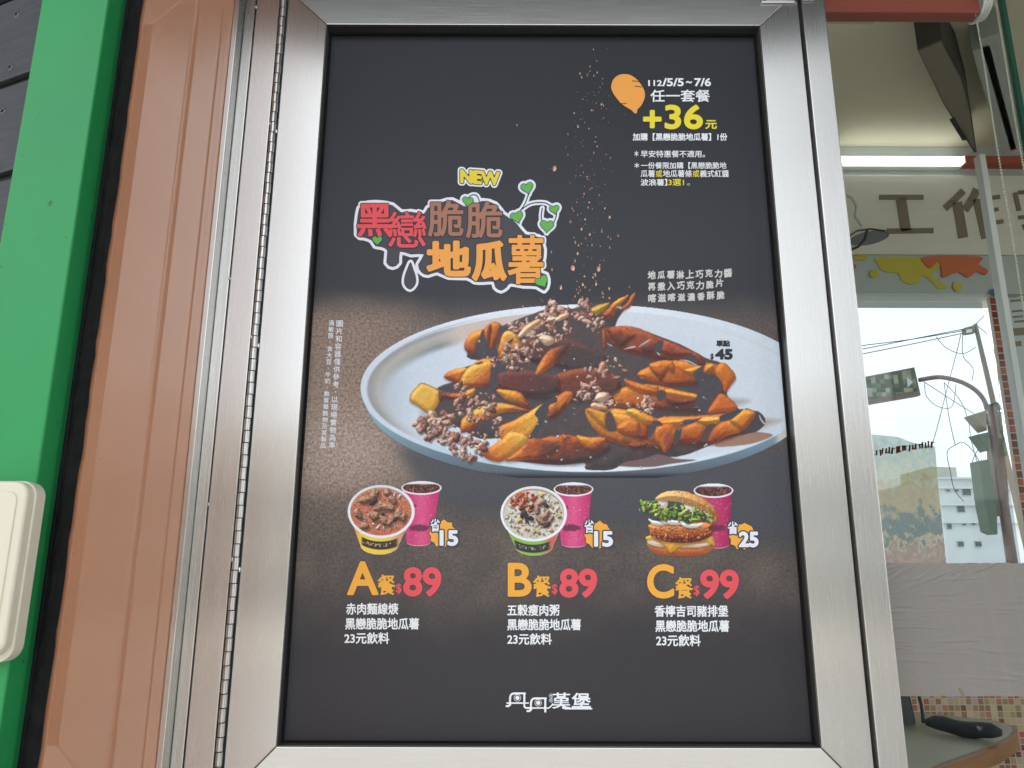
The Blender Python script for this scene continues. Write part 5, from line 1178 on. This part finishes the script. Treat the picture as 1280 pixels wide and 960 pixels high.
# dark ceiling bulkhead and rails
M['bulk'] = noise_tint(principled('dark_bulkhead', (0.055, 0.05, 0.045), 0.6), 4, 0.15); M['bulk2'] = principled('brown_soffit', (0.20, 0.165, 0.12), 0.6)
blk = tag(empty('ceiling_bulkhead', at_z(1180, 100, 3.12)), 'dark angular bulkhead hanging from the shop ceiling', 'bulkhead')
up = [(1147, 63), (1178, 50), (1203, 98), (1214, 140), (1221, 190), (1218, 191), (1180, 131)]
prism('bulkhead_box', [at_z(x, y, 3.125) for x, y in up], (0, 0, 0.174), M['bulk'], blk)
prism('soffit_panel', [at_z(x, y, 3.118) for x, y in [(1148.5, 64), (1176.5, 52.5), (1201, 99), (1212, 140), (1219, 188), (1181, 130)]], (0, 0, 0.0065), M['bulk2'], blk)
prism('vent_slot', [at_z(x, y, 3.114) for x, y in [(1187, 150), (1193, 148), (1208, 175), (1203, 176)]], (0, 0, 0.0036), M['seam'], blk)
M['alu'] = principled('grey_rail', (0.42, 0.45, 0.42), 0.4)
for a, b, wd in (((1226, 60), (1262, 190), 0.05), ((1238, 45), (1274, 185), 0.06)):
    A = at_z(*a, 3.2); B = at_z(*b, 3.2); t = (B-A).normalized(); n_ = Vector((-t.y, t.x, 0))*wd/2
    r_ = prism('ceiling_rail', [A+n_, B+n_, B-n_, A-n_], (0, 0, 0.097), M['alu'], None)
    tag(r_, 'grey ceiling rail beside the dark bulkhead, '+('nearer the bulkhead' if a[0] == 1226 else 'farther from the bulkhead'), 'rail', 'ceiling rails')
for x_, k in ((1050, 0), (1060, 1)):
    pass
panel = tag(empty('ceiling_panel', at_z(1060, 60, ZC_)), 'pale access panel in the shop ceiling near the steel frame', 'ceiling panel')
prism('panel_board', [at_z(x, y, ZC_-0.006) for x, y in ((1010, 30), (1092, 30), (1065, 82), (1036, 84))], (0, 0, 0.005), M['ceil'], panel)
# white upright and glass partition edge
M['upright'] = principled('white_upright', (0.78, 0.78, 0.77), 0.35)
up_ = tag(empty('partition_upright', (1.4, 2.1, 0)), 'slim white upright bar of the inner glass partition', 'upright')
xa = at(1233, 250, 2.1).x; xb = at(1241, 250, 2.1).x
box('bar', (xa, 2.1, 0.03), (xb, 2.13, zi(1225, 192, 2.1)), M['upright'], up_, 0.003); box('foot_plate', (xa-0.01, 2.09, 0.0301), (xb+0.01, 2.14, 0.036), M['upright'], up_)
M['gedge'] = principled('green_glass_edge', (0.02, 0.11, 0.075), 0.15)
tag(box('glass_partition_edge', (at(1253.5, 10, 1.45).x, 1.45, 0.031), (at(1258.5, 10, 1.45).x, 1.462, 3.0), M['gedge']), 'dark green edge of a thick glass partition at the right', 'partition')
# notice panel at the right
M['notice'] = principled('notice_film', (0.55, 0.58, 0.57), 0.5)
npn = tag(empty('notice_panel', (1.7, 2.6, 1.6)), 'pale notice panel with brown marks right of the mosaic pillar', 'notice')
box('panel_board', (at(1258, 372, 2.62).x, 2.62, zi(1270, 560, 2.62)), (at(1330, 372, 2.62).x, 2.64, zi(1270, 372, 2.62)), M['notice'], npn)
for q, w_ in (([(1264, 376), (1285, 374)], 2.2), ([(1266, 389), (1290, 387)], 2.0), ([(1267, 396), (1290, 394)], 2.0), ([(1269, 402), (1290, 400)], 2.2), ([(1266, 415), (1290, 413)], 9), ([(1266, 430), (1277, 429)], 6)):
    bar(q, w_, 2.6155, M['signletter'], npn, 'printed_mark')
# counter with wooden edge, dark bag and rolled cloth
M['ctop'] = noise_tint(principled('counter_top', (0.36, 0.35, 0.28), 0.4), 5, 0.08); M['wood'] = noise_tint(principled('counter_wood', (0.36, 0.165, 0.075), 0.45), 6, 0.2, (1, 1, 8))
cnt = tag(empty('counter', at_z(1200, 930, 1.03)), 'counter with grey top and brown wooden edge below the mosaic wall', 'counter')
cp = [(1040, 1010), (1110, 985), (1172, 957), (1235, 934), (1260, 922), (1266, 914), (1262, 908), (1240, 902), (1020, 878)]
ctr = at_z(1130, 930, 1.05)
prism('wood_edge', [at_z(x, y, 1.05)+ (at_z(x, y, 1.05)-ctr).normalized()*0.022 for x, y in cp], (0, 0, -0.04), M['wood'], cnt)
prism('counter_top', [at_z(x, y, 1.05) for x, y in cp], (0, 0, 0.004), M['ctop'], cnt)
box('leg', (0.95, 2.55, 0.031), (1.01, 2.61, 1.0095), M['wood'], cnt); box('leg', (0.75, 2.75, 0.031), (0.81, 2.81, 1.0095), M['wood'], cnt)
M['navy'] = specks(noise_tint(principled('navy_cloth', (0.02, 0.03, 0.045), 0.6), 20, 0.4, bump=0.5, bump_dist=0.004), (0.6, 0.6, 0.6), 26, 0.60)
A = at_z(1158, 903, 1.08); B = at_z(1252, 917, 1.077)
P = [A.lerp(B, t)+Vector((0, 0, 0.004*math.sin(t*9))) for t in np.linspace(0, 1, 9)]
rc = tube('rolled_cloth', P, [0.010, 0.019, 0.021, 0.020, 0.022, 0.022, 0.021, 0.020, 0.009], M['navy'], None, 12)
tag(rc, 'rolled dark navy cloth with white spots on the counter', 'cloth')
M['bag'] = noise_tint(principled('dark_bag', (0.045, 0.05, 0.055), 0.6), 10, 0.3)
bag = tag(empty('dark_bag', at_z(1125, 905, 1.055)), 'dark grey bag standing at the back of the counter', 'bag')
q0 = at_z(1095, 908, 1.055); q1 = at_z(1146, 905, 1.055)
prism('bag_body', [q0, q1, q1+Vector((0.004, 0.03, 0.07)), q1+Vector((-0.01, 0.02, 0.125)), q0+Vector((0, 0.02, 0.13))], (0, 0.06, 0), M['bag'], bag, 0.006)
tube('bag_strap', smooth_pts([q1+Vector((-0.02, 0.03, 0.125)), q1+Vector((0.02, 0.03, 0.11)), q1+Vector((0.03, 0.02, 0.05)), q1+Vector((0.02, 0.0, 0.004))], 4, False), 0.005, M['bag'], bag)
# print stuck on the far window
M['decal'] = principled('window_print', (0.4, 0.35, 0.2), 0.5); N, K, b = nodes(M['decal'])
tc_ = N.new('ShaderNodeTexCoord'); mp_ = N.new('ShaderNodeMapping'); mp_.inputs['Scale'].default_value = (26, 1, 20); vo = N.new('ShaderNodeTexNoise'); vo.inputs['Scale'].default_value = 1.3; vo.inputs['Detail'].default_value = 4
sx_ = N.new('ShaderNodeSeparateXYZ'); K(tc_.outputs['Object'], sx_.inputs[0])
zm = N.new('ShaderNodeMapRange'); zm.inputs[1].default_value = zi(1130, 705, YI); zm.inputs[2].default_value = zi(1130, 545, YI); K(sx_.outputs[2], zm.inputs[0])
ad = N.new('ShaderNodeMath'); ad.operation = 'MULTIPLY_ADD'; ad.inputs[1].default_value = 0.7; K(tc_.outputs['Object'], mp_.inputs[0]); K(mp_.outputs[0], vo.inputs['Vector']); K(vo.outputs[0], ad.inputs[0])
sb_ = N.new('ShaderNodeMath'); sb_.operation = 'SUBTRACT'; sb_.inputs[1].default_value = 0.35; K(zm.outputs[0], sb_.inputs[0]); K(sb_.outputs[0], ad.inputs[2])
cr_ = N.new('ShaderNodeValToRGB'); E_ = cr_.color_ramp.elements; E_[0].position = 0.0; E_[0].color = (*L3(176, 128, 84), 1); E_[1].position = 1.0; E_[1].color = (*L3(170, 196, 186), 1)
for p_, c_ in ((0.10, (150, 88, 66)), (0.16, (206, 170, 120)), (0.22, (60, 84, 70)), (0.34, (48, 74, 60)), (0.42, (150, 140, 90)), (0.48, (196, 160, 90)), (0.6, (170, 140, 80)), (0.72, (196, 190, 140)), (0.86, (150, 160, 130))):
    E_.new(p_).color = (*L3(*c_), 1)
K(ad.outputs[0], cr_.inputs[0]); K(cr_.outputs[0], b.inputs['Base Color'])
b.inputs['Emission Strength'].default_value = 0.0
b.inputs['Transmission Weight'].default_value = 0.0
dec = tag(empty('window_print', (1.3, YI, 1.5)), 'green and ochre food print with red marks stuck on the far window', 'window print')
def trans(m, w_):
    """daylight shines through a thin printed film"""
    N, K, b = nodes(m); o_ = [n for n in N if n.type == 'OUTPUT_MATERIAL'][0]
    t_ = N.new('ShaderNodeBsdfTranslucent'); ms = N.new('ShaderNodeMixShader'); ms.inputs[0].default_value = w_
    lk = b.inputs['Base Color'].links
    if lk: K(lk[0].from_socket, t_.inputs[0])
    else: t_.inputs[0].default_value = b.inputs['Base Color'].default_value
    K(b.outputs[0], ms.inputs[1]); K(t_.outputs[0], ms.inputs[2]); K(ms.outputs[0], o_.inputs[0]); return m
trans(M['decal'], 0.75)
N, K, b = nodes(M['decal']); o_ = [n for n in N if n.type == 'OUTPUT_MATERIAL'][0]; tr_ = N.new('ShaderNodeBsdfTransparent'); ms_ = N.new('ShaderNodeMixShader'); ms_.inputs[0].default_value = 0.3
K(o_.inputs[0].links[0].from_socket, ms_.inputs[1]); K(tr_.outputs[0], ms_.inputs[2]); K(ms_.outputs[0], o_.inputs[0])
fpd = [(1070, 541), (1122, 546), (1140, 553), (1169, 558), (1172, 600), (1183, 704), (1178, 770), (1070, 770)]
dme = bpy.data.meshes.new('print'); dme.from_pydata([at(x, y, YI+0.055) for x, y in fpd], [], [tuple(range(len(fpd)))]); link('printed_film', dme, M['decal'], dec)
M['dred'] = trans(principled('red_print', L3(150, 50, 46), 0.5), 0.7)
rs = np.random.RandomState(2)
for i in range(20):
    x = 1086+i*4.1+rs.rand()*3; y = 566-i*0.6+rs.rand()*2; h_ = 6+rs.rand()*3
    bar([(x, y-h_/2), (x+(rs.rand()-0.5)*2, y+h_/2)], 1.3+rs.rand(), YI+0.0495, M['dred'], dec, 'red_mark')
    if i % 2: bar([(x-1, y+h_/3*(1 if i % 4 == 1 else -1)), (x+3, y+h_/3*(1 if i % 4 == 1 else -1)-0.4)], 1.2, YI+0.0445, M['dred'], dec, 'red_mark')

# ------------------------------------------------------------------ street beyond the far window
M['bwhite'] = noise_tint(principled('white_render', (0.66, 0.68, 0.68), 0.8), 0.6, 0.08); M['pane'] = principled('dark_pane', (0.06, 0.075, 0.08), 0.15); M['bframe'] = principled('pale_frame', (0.5, 0.52, 0.52), 0.5)
YH = 46.0
house = tag(empty('apartment_block', (at(1230, 700, YH).x, YH, -0.13)), 'white apartment block with small dark windows beyond the far window', 'building')
hx0 = at(1172, 600, YH).x; hx1 = at(1420, 600, YH).x
zroof = zi(1200, 597, YH)
box('wall', (hx0, YH, -0.13), (hx1, YH+10, zroof), M['bwhite'], house)
for yy in (597, 609, 630, 652): box('band', (hx0-0.1, YH-0.25, zi(1200, yy+2.2, YH)), (hx1+0.1, YH-0.001, zi(1200, yy, YH)), M['bwhite'], house)
box('roof_tower', (at(1177, 590, YH).x, YH+1, zroof+0.001), (at(1208, 590, YH).x, YH+5, zi(1200, 584, YH+1)), M['facade'], house)
box('roof_tower', (at(1186, 585, YH).x, YH+2, zi(1200, 584, YH+1)+0.001), (at(1204, 585, YH).x, YH+4, zi(1200, 581, YH+1)), M['facade'], house)
for (cx, cy, w_, h_) in ((1184.5, 613.5, 4.5, 4), (1195.5, 613.5, 4.5, 4), (1207.5, 614.5, 10, 11), (1229, 611, 8, 6), (1250, 612, 8, 8), (1200.5, 636, 9, 10), (1225, 637, 9, 10), (1250, 637, 9, 10), (1204.5, 655.5, 5, 4), (1216, 655, 5, 4), (1232.5, 657, 10, 12), (1186, 658, 6, 8), (1200, 680, 8, 8), (1222, 680, 8, 8)):
    a = at(cx-w_/2, cy+h_/2, YH); d_ = at(cx+w_/2, cy-h_/2, YH)
    wn_ = box('window', (a.x, YH-0.06, a.z), (d_.x, YH-0.002, d_.z), M['bframe'], house)
    box('pane', (a.x+0.05, YH-0.1, a.z+0.05), (d_.x-0.05, YH-0.061, d_.z-0.05), M['pane'], wn_)
# traffic signal mast with road sign
M['mast'] = noise_tint(principled('mast_paint', (0.15, 0.095, 0.08), 0.5), 3, 0.1); M['sighead'] = principled('signal_housing', (0.085, 0.12, 0.08), 0.5); M['sigback'] = principled('signal_back', (0.19, 0.15, 0.10), 0.6)
YT = 14.0
mast = tag(empty('traffic_signal_mast', (at(1243, 620, YT).x, YT, -0.13)), 'traffic signal mast with curved arm beyond the far window', 'traffic signal')
pt = at(1236, 506, YT); tube('pole', [(pt.x, YT, -0.13), (pt.x, YT, 2.0), (pt.x, YT, pt.z)], [0.11, 0.09, 0.075], M['mast'], mast, 12)
tube('arm', [at(x, y, YT) for x, y in smooth_pts([(1236, 530), (1232, 505), (1222, 490), (1207, 480), (1190, 474), (1172, 471.5), (1149, 475)], 4, False)], 0.042, M['mast'], mast, 10)
tube('conduit', [at(x, y, YT-0.1) for x, y in smooth_pts([(1240, 505), (1246, 504), (1249, 512), (1251, 530), (1257, 570)], 4, False)], 0.03, M['sighead'], mast, 8)
def head(name, pts, mat, Y=YT-0.12, th=0.3):
    return flat(name, pts, Y, mat, mast, 0, th)
head('signal_visor', [(1216, 518), (1232, 513), (1234, 538)], M['sigback']); head('signal_visor', [(1222, 543), (1236, 540), (1237, 563)], M['sighead'])
head('signal_head', [(1224, 576), (1236, 574), (1246, 640), (1247, 668), (1238, 664), (1231, 628)], M['sighead'])
head('signal_head', [(1245, 548), (1256, 546), (1262, 640), (1250, 645)], M['sigback'], YT-0.02)
M['signgreen'] = principled('sign_face', (0.1, 0.14, 0.08), 0.5); N, K, b = nodes(M['signgreen'])
tc_ = N.new('ShaderNodeTexCoord'); bk = N.new('ShaderNodeVectorMath'); bk.operation = 'SNAP'; bk.inputs[1].default_value = (0.085, 5, 0.085); wn_ = N.new('ShaderNodeTexWhiteNoise'); cr_ = N.new('ShaderNodeValToRGB')
cr_.color_ramp.elements[0].color = (*L3(48, 62, 42), 1); cr_.color_ramp.elements[1].color = (*L3(150, 146, 126), 1); cr_.color_ramp.elements.new(0.45).color = (*L3(70, 84, 60), 1)
K(tc_.outputs['Object'], bk.inputs[0]); K(bk.outputs[0], wn_.inputs[0]); K(wn_.outputs[0], cr_.inputs[0]); K(cr_.outputs[0], b.inputs['Base Color'])
rsn = tag(empty('road_sign', at(1115, 482, YT)), 'green road sign board hanging from the mast arm', 'road sign')
flat('sign_box', [(1070, 473), (1143, 459), (1151, 494), (1070, 508)], YT-0.05, M['mast'], rsn, 0, 0.14)
flat('sign_face', [(1070, 475), (1141.5, 461.5), (1147, 488), (1070, 502)], YT-0.062, M['signgreen'], rsn, 0, 0.011)
flat('arrow', [(1133.5, 471), (1141, 478), (1135, 484)], YT-0.07, M['bframe'], rsn, 0, 0.0075)
# utility pole and cables
M['cable'] = principled('cable', (0.03, 0.03, 0.032), 0.6); M['cpole'] = noise_tint(principled('concrete_pole', (0.24, 0.20, 0.16), 0.8), 2, 0.1)
YU = 24.0
a = at(1219, 405, YU); b_ = at(1241, 500, YU); t_ = (a.z+0.13)/(a.z-b_.z); foot = a.lerp(b_, t_)
up2 = tag(empty('utility_pole', foot), 'leaning concrete utility pole with crossarm beyond the far window', 'utility pole')
tube('pole', [foot, a.lerp(b_, 0.5), a], [0.11, 0.075, 0.06], M['cpole'], up2, 10)
flat('crossarm', [(1205, 410), (1219, 406), (1219, 416), (1206, 418)], YU-0.05, M['cpole'], up2, 0, 0.15)
flat('insulator', [(1209, 412), (1215, 411), (1215, 415), (1209, 416)], YU-0.12, M['bwhite'], up2, 0, 0.06)
cabs = [[(1206, 413), (1140, 424), (1060, 434)], [(1206, 416), (1140, 430), (1060, 446)], [(1206, 411), (1150, 422), (1060, 440)], [(1222, 408), (1235, 420), (1245, 450), (1250, 500), (1256, 530)], [(1220, 405), (1240, 385), (1262, 366)],
        [(1170, 421), (1183, 435), (1203, 442), (1220, 434)], [(1201, 418), (1196, 440), (1188, 470), (1170, 540), (1163, 560)], [(1203, 420), (1204, 445), (1216, 460), (1215, 476)], [(1156, 478), (1158, 495), (1172, 508), (1190, 508), (1195, 480)],
        [(1180, 478), (1200, 500), (1210, 525), (1214, 550), (1222, 580)], [(1180, 478), (1186, 520), (1193, 552), (1195, 556)], [(1195, 556), (1184, 565), (1188, 590), (1193, 612), (1205, 627)], [(1195, 556), (1204, 553), (1218, 566), (1230, 590)], [(1226, 556), (1216, 575), (1218, 586), (1226, 587)], [(1153, 476), (1190, 500), (1222, 520)]]
for i, q in enumerate(cabs):
    tb = tube('overhead_cable', [at(x, y, YU-1-0.25*i) for x, y in smooth_pts(q, 6, False)], 0.014 if i < 3 else 0.010, M['cable'], None, 5)
    tag(tb, ['upper cable running left from the utility pole', 'lower cable running left from the utility pole', 'middle cable running left from the utility pole', 'cable falling from the pole top behind the pillar', 'cable rising right from the pole top', 'short slack cable sagging below the pole crossarm', 'long cable falling straight from the crossarm to the roofs', 'wavy cable dropping from the crossarm to the arm', 'sagging cable loop under the road sign end of the arm', 'thick cable falling from the arm to the signal head', 'cable falling from mid arm to a knot', 'loose cable loop hanging before the white apartment block', 'short cable arching from the knot to the signal head', 'small cable loop beside the signal head', 'straight stay cable from sign to signal visor'][i], 'cable', 'overhead cables')

# dark pillar added behind the viewer to cut sky reflection in the shop window
M['pillar'] = noise_tint(principled('added_pillar_dark', (0.17, 0.165, 0.15), 0.5), 2, 0.2)
ap = tag(empty('added_dark_pillar', (1.7, -0.7, 0)), 'dark pillar added behind the viewer to dim reflections in the shop window', 'pillar')
box('shaft', (1.2, -0.84, 0.12), (2.15, -0.56, 3.619), M['pillar'], ap, 0.01); box('plinth', (1.15, -0.89, 0.0), (2.2, -0.51, 0.119), M['paving'], ap, 0.01)
# ------------------------------------------------------------------ street behind the viewer, seen in the brushed steel
M['bld_a'] = noise_tint(principled('beige_render', (0.76, 0.72, 0.65), 0.8), 0.8, 0.1); M['bld_b'] = noise_tint(principled('grey_tile', (0.70, 0.69, 0.66), 0.7), 0.8, 0.1)
for (x0_, x1_, h_, k, lab) in ((-17, -5.2, 4.6, 'bld_b', 'grey tiled terrace mirrored in the left steel strips'), (-5, 4.6, 3.9, 'bld_a', 'low beige terrace mirrored in the middle of the steel door'), (4.8, 17, 5.0, 'bld_b', 'taller grey terrace mirrored in the right steel strip')):
    t_ = tag(empty('street_building', (x0_, -14, -0.13)), lab, 'building', 'buildings behind the viewer')
    box('wall', (x0_, -22, -0.13), (x1_, -14, h_), M[k], t_); box('roof', (x0_-0.15, -22.1, h_+0.001), (x1_+0.04, -13.8, h_+0.25), M['facade'], t_)
    n_ = int((x1_-x0_)/2.3)
    for i in range(n_):
        for zf_ in (0.6, 2.1):
            xx = x0_+0.2+i*2.3
            if zf_+1.5 < h_: w_ = box('window', (xx, -13.99, zf_), (xx+1.5, -13.9, zf_+1.3), M['bframe'], t_); box('pane', (xx+0.08, -13.895, zf_+0.08), (xx+1.42, -13.88, zf_+1.22), M['pane'], w_)
